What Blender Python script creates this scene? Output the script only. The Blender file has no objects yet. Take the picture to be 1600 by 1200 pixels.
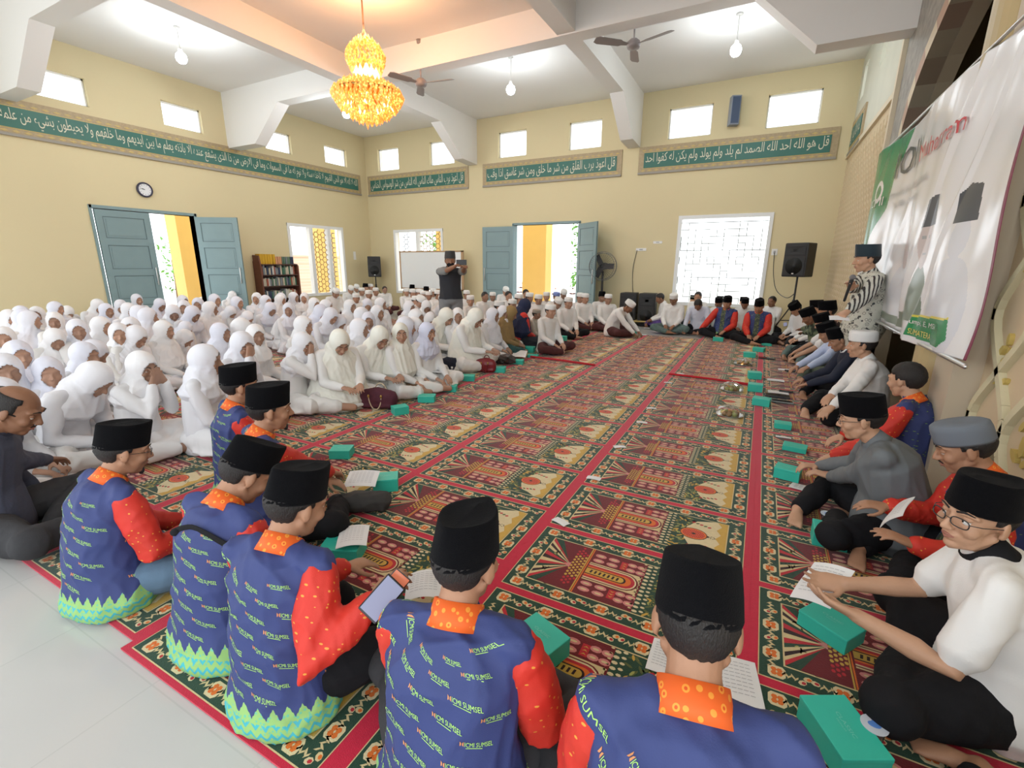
import bpy, bmesh, math, random
import numpy as np
from mathutils import Vector, Matrix, noise
from mathutils.bvhtree import BVHTree
rnd = random.Random(7)
SC = bpy.context.scene
COL = SC.collection
PI = math.pi

# ---------------------------------------------------------------- camera
F_PX, YAW, PITCH, ROLL, EYE = 725.4, 0.4839, 0.2542, 0.0054, 1.5
cd = bpy.data.cameras.new('camera'); cam = bpy.data.objects.new('camera', cd); COL.objects.link(cam)
cd.sensor_width = 36.0; cd.lens = F_PX / 1600 * 36.0; cd.clip_start = 0.05; cd.clip_end = 300
fw = Vector((-math.sin(YAW)*math.cos(PITCH), math.cos(YAW)*math.cos(PITCH), -math.sin(PITCH)))
rg = Vector((math.cos(YAW), math.sin(YAW), 0)); up = rg.cross(fw)
R_ = rg*math.cos(ROLL) + up*math.sin(ROLL); U_ = up*math.cos(ROLL) - rg*math.sin(ROLL)
m = Matrix((R_, U_, -fw)).transposed().to_4x4(); m.translation = (0, 0, EYE)
cam.matrix_world = m
SC.camera = cam

def at_z(x, y, z=0.0):
    """world point at height z that the photograph shows at pixel (x, y)"""
    d = R_*((x-800)/F_PX) - U_*((y-600)/F_PX) + fw
    t = (z-EYE)/d.z
    return Vector((d.x*t, d.y*t, z))

# ---------------------------------------------------------------- light
W = bpy.data.worlds.new('world'); SC.world = W; W.use_nodes = True
nt = W.node_tree; bg = nt.nodes['Background']
sky = nt.nodes.new('ShaderNodeTexSky'); sky.sky_type = 'HOSEK_WILKIE'; sky.turbidity = 8; sky.ground_albedo = 0.8
sky.sun_direction = (-0.3, -0.2, 0.93)
mx = nt.nodes.new('ShaderNodeMix'); mx.data_type = 'RGBA'; mx.inputs[0].default_value = 0.15
mx.inputs[6].default_value = (0.93, 0.97, 1.0, 1)
nt.links.new(sky.outputs[0], mx.inputs[7]); nt.links.new(mx.outputs[2], bg.inputs[0])
bg.inputs[1].default_value = 2.5
SC.view_settings.view_transform = 'Standard'; SC.view_settings.look = 'None'
SC.view_settings.gamma = 1; SC.view_settings.use_curve_mapping = False
SC.view_settings.exposure = 0.32
cy = SC.cycles
cy.max_bounces = 7; cy.diffuse_bounces = 4; cy.glossy_bounces = 3; cy.transmission_bounces = 5; cy.transparent_max_bounces = 8
cy.sample_clamp_indirect = 6; cy.use_denoising = True; cy.caustics_reflective = False; cy.caustics_refractive = False

# ---------------------------------------------------------------- helpers
LINK = []
def link(o): LINK.append(o); return o
def finish():
    for o in LINK: COL.objects.link(o)

def tag(o, label=None, cat=None, group=None, kind=None):
    if label:
        o['label'] = label
        if len(label.replace('-', ' ').split()) > 16: print('LONG', label)
    if cat: o['category'] = cat
    if group: o['group'] = group
    if kind: o['kind'] = kind
    return o
def thing(name, label, cat, loc=(0, 0, 0), rz=0.0, group=None):
    o = bpy.data.objects.new(name, None); link(o)
    o.location = loc; o.rotation_euler = (0, 0, rz); o.empty_display_size = 0.1
    return tag(o, label, cat, group)

class MB:
    def __init__(s): s.v = []; s.f = []; s.m = []; s.cur = 0
    def add(s, vs, fs, mi=None):
        n = len(s.v); s.v.extend(tuple(v) for v in vs)
        for f in fs: s.f.append(tuple(i+n for i in f)); s.m.append(s.cur if mi is None else mi)
    def box(s, x0, x1, y0, y1, z0, z1, mi=None):
        s.add([(x0,y0,z0),(x1,y0,z0),(x1,y1,z0),(x0,y1,z0),(x0,y0,z1),(x1,y0,z1),(x1,y1,z1),(x0,y1,z1)],
              [(3,2,1,0),(4,5,6,7),(0,1,5,4),(1,2,6,5),(2,3,7,6),(3,0,4,7)], mi)
    def obox(s, c, ax, ay, az, mi=None):
        """box with centre c and three half-axis vectors"""
        c = Vector(c); ax = Vector(ax); ay = Vector(ay); az = Vector(az)
        P = [c+ax*a+ay*b+az*d for d in (-1, 1) for a, b in ((-1,-1),(1,-1),(1,1),(-1,1))]
        s.add(P, [(3,2,1,0),(4,5,6,7),(0,1,5,4),(1,2,6,5),(2,3,7,6),(3,0,4,7)], mi)
    def prism(s, pts, lo, hi, fn, mi=None):
        """extrude a 2-D outline; fn(a, b, t) gives the 3-D point"""
        n = len(pts)
        s.add([fn(a, b, lo) for a, b in pts]+[fn(a, b, hi) for a, b in pts],
              [tuple(reversed(range(n))), tuple(range(n, 2*n))]+[(i, (i+1) % n, (i+1) % n+n, i+n) for i in range(n)], mi)
    def tube(s, pts, rad, n=12, flat=None, cap=3, mi=None):
        """closed tapered tube through pts; flat = (axis, k) squeezes it along axis; rad may hold (rx, ry)"""
        pts = [Vector(p) for p in pts]
        if not hasattr(rad, '__len__'): rad = [rad]*len(pts)
        rings = []; k = len(pts)
        T = [(pts[min(i+1, k-1)]-pts[max(i-1, 0)]).normalized() for i in range(k)]
        ref = Vector(flat) if flat is not None else (Vector((0, 0, 1)) if abs(T[0].z) < .9 else Vector((0, 1, 0)))
        seq = []
        r0 = rad[0]; r1 = rad[-1]
        f = lambda r, q: (r[0]*q, r[1]*q) if hasattr(r, '__len__') else (r*q, r*q)
        mn = lambda r: min(r) if hasattr(r, '__len__') else r
        for j in range(cap, 0, -1):
            a = PI/2*j/(cap+.4); seq.append((pts[0]-T[0]*mn(r0)*math.sin(a), T[0], f(r0, math.cos(a))))
        for p, t, r in zip(pts, T, rad): seq.append((p, t, f(r, 1)))
        for j in range(1, cap+1):
            a = PI/2*j/(cap+.4); seq.append((pts[-1]+T[-1]*mn(r1)*math.sin(a), T[-1], f(r1, math.cos(a))))
        vs = []; u = None
        for p, t, (ra, rb) in seq:
            if flat is not None: w = ref
            else: w = u if u is not None else ref
            u = (w - t*w.dot(t)).normalized(); q = t.cross(u)
            # u carries ra, q carries rb
            for i in range(n):
                a = 2*PI*i/n; vs.append(p+u*(math.cos(a)*ra)+q*(math.sin(a)*rb))
        K = len(seq); fs = [tuple(reversed(range(n))), tuple(range((K-1)*n, K*n))]
        for j in range(K-1):
            for i in range(n): fs.append((j*n+i, j*n+(i+1) % n, (j+1)*n+(i+1) % n, (j+1)*n+i))
        s.add(vs, fs, mi)
    def ball(s, c, r, R=None, nu=16, nv=10, mi=None):
        c = Vector(c); r = r if hasattr(r, '__len__') else (r, r, r)
        vs = []; R = R or Matrix.Identity(3)
        vs.append(c+R@Vector((0, 0, -r[2])))
        for j in range(1, nv):
            b = -PI/2+PI*j/nv
            for i in range(nu):
                a = 2*PI*i/nu
                vs.append(c+R@Vector((r[0]*math.cos(a)*math.cos(b), r[1]*math.sin(a)*math.cos(b), r[2]*math.sin(b))))
        vs.append(c+R@Vector((0, 0, r[2])))
        fs = [(0, 1+(i+1) % nu, 1+i) for i in range(nu)]
        for j in range(nv-2):
            for i in range(nu): fs.append((1+j*nu+i, 1+j*nu+(i+1) % nu, 1+(j+1)*nu+(i+1) % nu, 1+(j+1)*nu+i))
        t = len(vs)-1; o = 1+(nv-2)*nu
        fs += [(o+i, o+(i+1) % nu, t) for i in range(nu)]
        s.add(vs, fs, mi)
    def lathe(s, prof, c=(0, 0, 0), n=24, R=None, sx=1, sy=1, mi=None):
        c = Vector(c); R = R or Matrix.Identity(3); vs = []
        for r, z in prof:
            for i in range(n):
                a = 2*PI*i/n; vs.append(c+R@Vector((r*math.cos(a)*sx, r*math.sin(a)*sy, z)))
        K = len(prof); fs = [tuple(reversed(range(n))), tuple(range((K-1)*n, K*n))]
        for j in range(K-1):
            for i in range(n): fs.append((j*n+i, j*n+(i+1) % n, (j+1)*n+(i+1) % n, (j+1)*n+i))
        s.add(vs, fs, mi)
    def mesh(s, name='m'):
        me = bpy.data.meshes.new(name); me.from_pydata(s.v, [], s.f)
        me.polygons.foreach_set('material_index', s.m)
        me.update(); return me

def mk(name, mb, mats, parent=None, smooth=False, bevel=0):
    me = mb if isinstance(mb, bpy.types.Mesh) else mb.mesh(name)
    for mt in (mats if isinstance(mats, (list, tuple)) else [mats]): me.materials.append(mt)
    if smooth: me.polygons.foreach_set('use_smooth', [True]*len(me.polygons)); me.update()
    o = bpy.data.objects.new(name, me); link(o); o.parent = parent
    if bevel:
        b = o.modifiers.new('bevel', 'BEVEL'); b.width = bevel; b.segments = 2; b.limit_method = 'ANGLE'
    return o

def remesh(mb, vox=.01, it=3, fac=.5):
    me = mb.mesh('tmp'); o = bpy.data.objects.new('tmp', me); COL.objects.link(o)
    r = o.modifiers.new('r', 'REMESH'); r.mode = 'VOXEL'; r.voxel_size = vox
    if it:
        s_ = o.modifiers.new('s', 'SMOOTH'); s_.iterations = it; s_.factor = fac
    dg = bpy.context.evaluated_depsgraph_get()
    out = bpy.data.meshes.new_from_object(o.evaluated_get(dg))
    bpy.data.objects.remove(o); bpy.data.meshes.remove(me)
    out.polygons.foreach_set('use_smooth', [True]*len(out.polygons))
    return out
_TXT = {}
def text_verts(body, res=2, font=None):
    """outline of a word as flat vertices and faces, height about 0.7, origin at its left"""
    if body in _TXT: return _TXT[body]
    c = bpy.data.curves.new('t', 'FONT'); c.body = body; c.resolution_u = res
    o = bpy.data.objects.new('t', c); COL.objects.link(o)
    dg = bpy.context.evaluated_depsgraph_get(); me = bpy.data.meshes.new_from_object(o.evaluated_get(dg))
    v = [tuple(x.co) for x in me.vertices]; f = [tuple(p.vertices) for p in me.polygons]
    bpy.data.objects.remove(o); bpy.data.curves.remove(c); bpy.data.meshes.remove(me)
    _TXT[body] = (v, f); return v, f
def put_text(mb, body, fn, width=None, height=None, mi=None, center=False):
    """fn(a, b) -> 3-D; a runs along the text from 0 to width"""
    v, f = text_verts(body)
    if not v: return 0
    x0 = min(p[0] for p in v); x1 = max(p[0] for p in v); y0 = min(p[1] for p in v); y1 = max(p[1] for p in v)
    k = width/(x1-x0) if width else height/(y1-y0)
    kh = height/(y1-y0) if height else k
    off = -(x1-x0)*k/2 if center else 0
    mb.add([fn((p[0]-x0)*k+off, (p[1]-y0)*kh) for p in v], f, mi)
    return (x1-x0)*k

# ---------------------------------------------------------------- materials
MAT = {}
def mat(name, col, rough=.6, metal=0, bump=0, bscale=60, var=0, vscale=3, spec=.5, sheen=0, emit=None, es=0, rand=0, trans=0, alpha=1, coat=0, stretch=None, cdir=None):
    if name in MAT: return MAT[name]
    mt = bpy.data.materials.new(name); mt.use_nodes = True; n = mt.node_tree; p = n.nodes['Principled BSDF']
    L = n.links.new
    p.inputs['Base Color'].default_value = (*col, 1); p.inputs['Roughness'].default_value = rough
    p.inputs['Metallic'].default_value = metal; p.inputs['Specular IOR Level'].default_value = spec
    if sheen: p.inputs['Sheen Weight'].default_value = sheen
    if coat: p.inputs['Coat Weight'].default_value = coat
    if emit: p.inputs['Emission Color'].default_value = (*emit, 1); p.inputs['Emission Strength'].default_value = es
    if trans: p.inputs['Transmission Weight'].default_value = trans
    if alpha < 1: p.inputs['Alpha'].default_value = alpha
    tc = n.nodes.new('ShaderNodeTexCoord'); src = tc.outputs['Object']
    if stretch:
        mp = n.nodes.new('ShaderNodeMapping'); mp.inputs['Scale'].default_value = stretch; L(src, mp.inputs[0]); src = mp.outputs[0]
    last = None
    if var:
        nz = n.nodes.new('ShaderNodeTexNoise'); nz.inputs['Scale'].default_value = vscale; nz.inputs['Detail'].default_value = 4; L(src, nz.inputs['Vector'])
        hs = n.nodes.new('ShaderNodeMix'); hs.data_type = 'RGBA'
        hs.inputs[6].default_value = (*[min(1, c*(1+var)) for c in col], 1); hs.inputs[7].default_value = (*[c*(1-var) for c in col], 1)
        L(nz.outputs[0], hs.inputs[0]); last = hs.outputs[2]
    if rand:
        oi = n.nodes.new('ShaderNodeObjectInfo'); h2 = n.nodes.new('ShaderNodeMix'); h2.data_type = 'RGBA'
        a = [c for c in col]; b = cdir if cdir else [c*(1-rand) for c in col]
        h2.inputs[6].default_value = (*a, 1); h2.inputs[7].default_value = (*b, 1)
        L(oi.outputs['Random'], h2.inputs[0]); 
        if last is not None: L(last, h2.inputs[6])
        last = h2.outputs[2]
    if last is not None: L(last, p.inputs['Base Color'])
    if bump:
        nb = n.nodes.new('ShaderNodeTexNoise'); nb.inputs['Scale'].default_value = bscale; nb.inputs['Detail'].default_value = 3; L(src, nb.inputs['Vector'])
        bu = n.nodes.new('ShaderNodeBump'); bu.inputs['Strength'].default_value = bump; bu.inputs['Distance'].default_value = .01
        L(nb.outputs[0], bu.inputs['Height']); L(bu.outputs[0], p.inputs['Normal'])
    MAT[name] = mt; return mt
def flat(name, col, rough=.8): return mat(name, col, rough)
# ================================================================ room shell
XL, XR, YB, ZC = -12.1, 1.25, 12.5, 5.45
wallm = mat('cream_wall', (.70, .61, .38), .85, var=.04, vscale=.6, bump=.05, bscale=90)
white = mat('white_paint', (.83, .82, .80), .85, var=.03, vscale=.5)
framew = mat('white_frame', (.82, .84, .84), .5)
floorm = mat('grey_tile', (.60, .60, .57), .12, var=.03, vscale=2)
nt = floorm.node_tree; p = nt.nodes['Principled BSDF']
br = nt.nodes.new('ShaderNodeTexBrick'); br.offset = 0; br.inputs['Scale'].default_value = 1
br.inputs['Brick Width'].default_value = .6; br.inputs['Row Height'].default_value = .6; br.inputs['Mortar Size'].default_value = .003
br.inputs['Color1'].default_value = (.56, .555, .53, 1); br.inputs['Color2'].default_value = (.55, .545, .52, 1); br.inputs['Mortar'].default_value = (.50, .50, .475, 1)
tc = nt.nodes.new('ShaderNodeTexCoord'); nt.links.new(tc.outputs['Object'], br.inputs['Vector']); nt.links.new(br.outputs[0], p.inputs['Base Color'])
def struct(name, mb, m_, **k): o = mk(name, mb, m_, **k); o['kind'] = 'structure'; return o

b = MB(); b.box(XL-.2, XR+.2, -4, YB+.2, -.12, -.004); struct('floor', b, floorm)

def wall_grid(b, fn, a0, a1, holes, z1=ZC, th=.2, z0=-.1):
    """fn(a, d, z): a along the wall, d = depth outward"""
    aa = sorted({a0, a1, *[h[0] for h in holes], *[h[1] for h in holes]})
    zz = sorted({z0, z1, *[h[2] for h in holes], *[h[3] for h in holes]})
    zz = [z for z in zz if z0 <= z <= z1]
    def solid(i, j):
        if not (0 <= i < len(aa)-1 and 0 <= j < len(zz)-1): return None
        ca, cz = (aa[i]+aa[i+1])/2, (zz[j]+zz[j+1])/2
        return not any(h[0] < ca < h[1] and h[2] < cz < h[3] for h in holes)
    for i in range(len(aa)-1):
        for j in range(len(zz)-1):
            if not solid(i, j): continue
            A, B, Z0, Z1 = aa[i], aa[i+1], zz[j], zz[j+1]
            for d in (0, th): b.add([fn(A, d, Z0), fn(B, d, Z0), fn(B, d, Z1), fn(A, d, Z1)], [(0, 1, 2, 3)])
            for (di, dj, P) in ((-1, 0, ((A, Z0), (A, Z1))), (1, 0, ((B, Z0), (B, Z1))), (0, -1, ((A, Z0), (B, Z0))), (0, 1, ((A, Z1), (B, Z1)))):
                if not solid(i+di, j+dj):
                    (a, z), (a2, z2) = P; b.add([fn(a, 0, z), fn(a2, 0, z2), fn(a2, th, z2), fn(a, th, z)], [(0, 1, 2, 3)])
LX = lambda a, d, z: (XL-d, a, z)
BY = lambda a, d, z: (a, YB+d, z)
RX = lambda a, d, z: (XR+d, a, z)
clerL = [(4.33, 5.14), (6.46, 7.30), (8.90, 9.70), (10.85, 11.70)]
clerB = [(-11.55, -10.68), (-9.45, -8.55), (-7.05, -6.17), (-4.93, -4.05), (-2.42, -1.46), (-.36, .64)]
DL = (4.82, 6.78, -.2, 2.54); WLw = (9.31, 11.24, .55, 2.53)
DB = (-6.53, -4.55, -.2, 2.56); WB1 = (-10.99, -9.09, .55, 2.50); WB2 = (-1.94, .0, .55, 2.59)
b = MB(); wall_grid(b, LX, 1.2, YB+.2, [DL, WLw]+[(a, c, 4.42, 4.92) for a, c in clerL]); struct('wall_left', b, wallm)
b = MB(); wall_grid(b, BY, XL, XR, [DB, WB1, WB2]+[(a, c, 4.38, 5.04) for a, c in clerB]); struct('wall_back', b, wallm)

# ceiling and beams
b = MB(); b.box(XL-.2, XR+1.6, -3, YB+.2, ZC, ZC+.2)
struct('ceiling', b, white)
def beamY(x, n):
    b = MB(); w = .15
    pts = [(-3, ZC+.02), (-3, 5.0), (YB-1.75, 5.0), (YB-.75, 4.30), (YB+.01, 4.27), (YB+.01, ZC+.02)]
    b.prism(pts, x-w, x+w, lambda y, z, t: (t, y, z)); struct('trim_%d' % n, b, white)
def beamX(y, n):
    b = MB(); w = .15
    pts = [(XL-.01, ZC+.02), (XL-.01, 4.22), (XL+1.05, 4.22), (XL+2.0, 4.98), (XR-1.8, 4.98), (XR-1.0, 4.22), (XR+.01, 4.22), (XR+.01, ZC+.02)]
    b.prism(pts, y-w, y+w, lambda x, z, t: (x, t, z)); struct('trim_%d' % n, b, white)
beamY(-7.9, 1); beamY(-3.2, 2); beamX(8.0, 3); beamX(3.9, 4)

# ---------------------------------------------------------------- calligraphy boards
AR = {'ا': 'FE8D FE8E', 'أ': 'FE83 FE84', 'إ': 'FE87 FE88', 'ة': 'FE93 FE94', 'ى': 'FEEF FEF0', 'د': 'FEA9 FEAA', 'ذ': 'FEAB FEAC', 'ر': 'FEAD FEAE', 'ز': 'FEAF FEB0', 'و': 'FEED FEEE', 'ؤ': 'FE85 FE86', 'ء': 'FE80 FE80',
      'ب': 'FE8F FE90 FE91 FE92', 'ت': 'FE95 FE96 FE97 FE98', 'ث': 'FE99 FE9A FE9B FE9C', 'ج': 'FE9D FE9E FE9F FEA0', 'ح': 'FEA1 FEA2 FEA3 FEA4', 'خ': 'FEA5 FEA6 FEA7 FEA8',
      'س': 'FEB1 FEB2 FEB3 FEB4', 'ش': 'FEB5 FEB6 FEB7 FEB8', 'ص': 'FEB9 FEBA FEBB FEBC', 'ض': 'FEBD FEBE FEBF FEC0', 'ط': 'FEC1 FEC2 FEC3 FEC4', 'ظ': 'FEC5 FEC6 FEC7 FEC8',
      'ع': 'FEC9 FECA FECB FECC', 'غ': 'FECD FECE FECF FED0', 'ف': 'FED1 FED2 FED3 FED4', 'ق': 'FED5 FED6 FED7 FED8', 'ك': 'FED9 FEDA FEDB FEDC', 'ل': 'FEDD FEDE FEDF FEE0', 'م': 'FEE1 FEE2 FEE3 FEE4',
      'ن': 'FEE5 FEE6 FEE7 FEE8', 'ه': 'FEE9 FEEA FEEB FEEC', 'ي': 'FEF1 FEF2 FEF3 FEF4', 'ئ': 'FE89 FE8A FE8B FE8C'}
def shape_ar(t):
    out = []
    for w in t.split(' '):
        g = ''
        i = 0
        while i < len(w):
            c = w[i]; prev = i > 0 and len(AR[w[i-1]].split()) == 4
            if c == 'ل' and i+1 < len(w) and w[i+1] == 'ا':
                g += chr(0xFEFC if prev else 0xFEFB); i += 2; continue
            k = AR[c].split(); nx = i+1 < len(w) and len(k) == 4 and w[i+1] != 'ء'
            g += chr(int(k[(3 if prev else 2) if nx else (1 if prev else 0)], 16)); i += 1
        out.append(g)
    return ' '.join(w[::-1] for w in out[::-1])
tan_b = mat('board_tan', (.42, .33, .20), .6, var=.25, vscale=25)
goldl = mat('board_gold', (.55, .42, .16), .5, var=.3, vscale=60)
green_b = mat('board_green', (.035, .15, .12), .5, var=.1)
cream_t = mat('letter_cream', (.72, .70, .55), .6)
grey_b = mat('board_grey', (.33, .31, .27), .7)
def board(fn, a0, a1, text, label, flip=False, z0=3.64, z1=4.26):
    """fn(a, d, z) with d towards the room; a grows to the viewer's right"""
    t = thing('calligraphy_board', label, 'wall sign', fn((a0+a1)/2, 0, z0), group=None)
    o = Vector(t.location); g = lambda a, d, z: Vector(fn(a, d, z))-o
    b = MB(); b.prism([(a0, z0), (a1, z0), (a1, z1), (a0, z1)], 0, .03, lambda a, z, d: g(a, d, z), 0)
    # gold chain line inside the border
    n = int((a1-a0)/.16)
    for zc in (z0+.085, z1-.085):
        for i in range(n):
            a = a0+.12+(a1-a0-.24)*i/max(1, n-1)
            b.prism([(a-.06, zc), (a, zc-.022), (a+.06, zc), (a, zc+.022)], .03, .036, lambda a_, z, d: g(a_, d, z), 1)
    b.prism([(a0+.12, z1-.125), (a1-.12, z1-.125), (a1-.12, z1-.14), (a0+.12, z1-.14)], .03, .037, lambda a_, z, d: g(a_, d, z), 1)
    b.prism([(a0+.12, z0+.125), (a1-.12, z0+.125), (a1-.12, z0+.14), (a0+.12, z0+.14)], .03, .037, lambda a_, z, d: g(a_, d, z), 1)
    b.prism([(a0, z0), (a1, z0), (a1, z0+.045), (a0, z0+.045)], .03, .05, lambda a_, z, d: g(a_, d, z), 2)
    mk('frame', b, [tan_b, goldl, grey_b], t)
    b = MB(); b.prism([(a0+.13, z0+.14), (a1-.13, z0+.14), (a1-.13, z1-.14), (a0+.13, z1-.14)], .028, .042, lambda a, z, d: g(a, d, z))
    mk('green_panel', b, green_b, t)
    b = MB(); W_ = a1-a0-.34
    parts = text if isinstance(text, list) else [text]
    # the words fill the panel from right to left
    put_text(b, shape_ar(parts[0]), lambda a, q: g(a0+.17+a, .046, z0+.165+q), width=W_, height=(z1-z0-.32))
    mk('lettering', b, cream_t, t)
    return t
FB = lambda a, d, z: (a, YB-d, z)
FL = lambda a, d, z: (XL+d, a, z)
ayat = 'الله لا اله الا هو الحى القيوم لا تاخذه سنة ولا نوم له ما فى السموات وما فى الارض من ذا الذى يشفع عنده الا باذنه يعلم ما بين ايديهم وما خلفهم ولا يحيطون بشىء من علمه الا بما شاء وسع كرسيه السموات والارض'
ayat = ayat.replace('ىء', 'يء')
board(FL, 1.6, 12.2, ayat, 'long green calligraphy band with gold border along the wall above the clock')
board(FB, -12.02, -8.05, 'قل اعوذ برب الناس ملك الناس اله الناس من شر الوسواس الخناس', 'green calligraphy board nearest the corner, above the whiteboard')
board(FB, -7.55, -3.48, 'قل اعوذ برب الفلق من شر ما خلق ومن شر غاسق اذا وقب', 'green calligraphy board between the two beams, above the back doorway')
board(FB, -3.06, 1.04, 'قل هو الله احد الله الصمد لم يلد ولم يولد ولم يكن له كفوا احد', 'green calligraphy board with large cream script above the bright lattice window')

# ---------------------------------------------------------------- doors
doorm = mat('door_grey_blue', (.22, .32, .335), .45, var=.06, vscale=4)
doord = mat('door_shadow_line', (.10, .15, .165), .6)
metal = mat('brushed_metal', (.6, .6, .58), .3, 1)
def leaf(parent, w, h, hinge, ang, handle=True):
    """door leaf rotated about its hinge; local x runs from the hinge"""
    R = Matrix.Rotation(ang, 3, 'Z'); H = Vector(hinge)-Vector(parent.location)
    b = MB(); T = lambda x, y, z: H+R@Vector((x, y, z))
    def bx(x0, x1, y0, y1, z0, z1, mi=0):
        b.obox(T((x0+x1)/2, (y0+y1)/2, (z0+z1)/2), R@Vector(((x1-x0)/2, 0, 0)), R@Vector((0, (y1-y0)/2, 0)), (0, 0, (z1-z0)/2), mi)
    bx(.0, w, -.012, .012, .02, h)
    for x0, x1 in ((0, .12), (w-.12, w)): bx(x0, x1, -.022, .022, .02, h)
    n = 4
    for i in range(n+1):
        zc = .02+(h-.02)*i/n; z0 = max(.02, zc-.07 if i else .02); z1 = min(h, zc+.07)
        if i == 0: z0, z1 = .02, .2
        if i == n: z0, z1 = h-.13, h
        bx(.12, w-.12, -.022, .022, z0, z1)
    for i in range(n):
        z0 = (.2 if i == 0 else .02+(h-.02)*i/n+.07)+.05; z1 = (h-.13 if i == n-1 else .02+(h-.02)*(i+1)/n-.07)-.05
        for s in (-1, 1): bx(.17, w-.17, s*.012, s*.018, z0, z1)
        for s in (-1, 1):
            for (p0, p1, q0, q1) in ((.12, w-.12, z0-.05, z0-.038), (.12, w-.12, z1+.038, z1+.05), (.12, .132, z0-.05, z1+.05), (w-.132, w-.12, z0-.05, z1+.05)):
                bx(p0, p1, s*.012, s*.0145, q0, q1, 1)
    o = mk('door_leaf', b, [doorm, doord], parent)
    if handle:
        for s in (-1, 1):
            b = MB(); b.tube([T(w-.07, s*.05, 1.0), T(w-.07, s*.05, 1.36)], .012, 8)
            for z in (1.04, 1.32): b.tube([T(w-.07, s*.02, z), T(w-.07, s*.05, z)], .009, 8)
            mk('handle', b, metal, o, smooth=True)
    return o
d1 = thing('door_1', 'grey blue double door in the side wall, one leaf shut and one open', 'door', (XL, 5.8, 0)); d1['kind'] = 'structure'
b = MB(); 
for (y0, y1, z0, z1) in ((4.78, 6.82, 2.54, 2.60), (4.77, 4.82, 0, 2.6), (6.78, 6.83, 0, 2.6)): b.box(-.2, .025, y0-5.8, y1-5.8, z0, z1)
mk('door_frame', b, [doorm], d1)
leaf(d1, .98, 2.52, (XL+.02, 4.84, 0), PI/2)
leaf(d1, .98, 2.52, (XL+.02, 6.78, 0), math.radians(30))
d2 = thing('door_2', 'grey blue double door in the far wall with both leaves open', 'door', (-5.54, YB, 0)); d2['kind'] = 'structure'
b = MB()
for (x0, x1, z0, z1) in ((-6.57, -4.51, 2.56, 2.62), (-6.58, -6.53, 0, 2.6), (-4.55, -4.50, 0, 2.6)): b.box(x0+5.54, x1+5.54, -.025, .2, z0, z1)
mk('door_frame', b, [doorm], d2)
leaf(d2, .99, 2.53, (-6.53, YB-.03, 0), math.radians(-175))
leaf(d2, .99, 2.53, (-4.55, YB-.03, 0), math.radians(-42))

# ---------------------------------------------------------------- windows
irn = mat('iron_lattice', (.72, .72, .66), .5)
irn2 = mat('iron_lattice_ochre', (.40, .26, .09), .5)
def window(n, fn, a0, a1, z0, z1, mull, lat, label):
    c = fn((a0+a1)/2, 0, z0); t = thing('window_%d' % n, label, 'window', c); t['kind'] = 'structure'
    o = Vector(c); g = lambda a, d, z: Vector(fn(a, d, z))-o
    b = MB()
    bars = [(a0-.05, a0+.03), (a1-.03, a1+.05)]+[(m_-.06, m_+.06) for m_ in mull]
    for p0, p1 in bars: b.prism([(p0, z0-.05), (p1, z0-.05), (p1, z1+.05), (p0, z1+.05)], -.03, .12, lambda a, z, d: g(a, -d, z))
    for p0, p1 in ((z0-.05, z0+.03), (z1-.03, z1+.05)): b.prism([(a0-.05, p0), (a1+.05, p0), (a1+.05, p1), (a0-.05, p1)], -.028, .118, lambda a, z, d: g(a, -d, z))
    mk('window_frame', b, framew, t)
    for (p0, p1, st, mt) in lat:
        b = MB(); r = .009
        def bar(a, z, a2, z2): b.tube([g(a, -.06, z), g(a2, -.06, z2)], r if st != 'hex' else .012, 5, cap=1)
        if st == 'hex':
            s_ = .085; h_ = s_*.866
            i = 0; a = p0
            while a < p1-.01:
                z = z0+(h_ if i % 2 else 0)
                while z < z1-.1:
                    bar(a, z, min(p1, a+s_), z)
                    if a+1.5*s_ < p1: bar(a+s_, z, a+1.5*s_, z+h_); bar(a+s_, z, a+1.5*s_, z-h_ if z-h_ > z0 else z)
                    z += 2*h_
                a += 1.5*s_; i += 1
        else:
            R2 = random.Random(n*10+3)
            # broken rectangular maze lattice
            k = .16
            na, nz = int((p1-p0)/k), int((z1-z0)/k)
            for i in range(na+1):
                for j in range(nz+1):
                    a, z = p0+k*i, z0+k*j
                    if a+k <= p1 and R2.random() < .5: bar(a, z, a+k, z)
                    if z+k <= z1 and R2.random() < .5: bar(a, z, a, z+k)
            for j in range(0, nz+1, 4): bar(p0, z0+k*j, p1, z0+k*j)
        mk('lattice', b, mt, t)
    return t
iw = mat('iron_white', (.25, .28, .24), .5); ig = mat('iron_grey', (.20, .22, .23), .5)
window(1, FL, 9.31, 11.24, .55, 2.53, [10.05, 10.72], [(10.12, 10.66, 'hex', irn2), (10.78, 11.0, 'hex', ig)], 'tall side wall window divided in three beside the bookcase')
window(2, FB, -10.99, -9.09, .55, 2.50, [-10.05], [(-10.75, -10.40, 'hex', ig), (-9.98, -9.15, 'hex', irn2)], 'far wall window half hidden behind the whiteboard')
window(3, FB, -1.94, 0, .55, 2.59, [], [(-1.9, -.04, 'maze', iw)], 'wide bright lattice window in the far wall')
glassm = mat('frosted_glass', (.95, .98, 1), .4, trans=1.0)
k = 4
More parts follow.
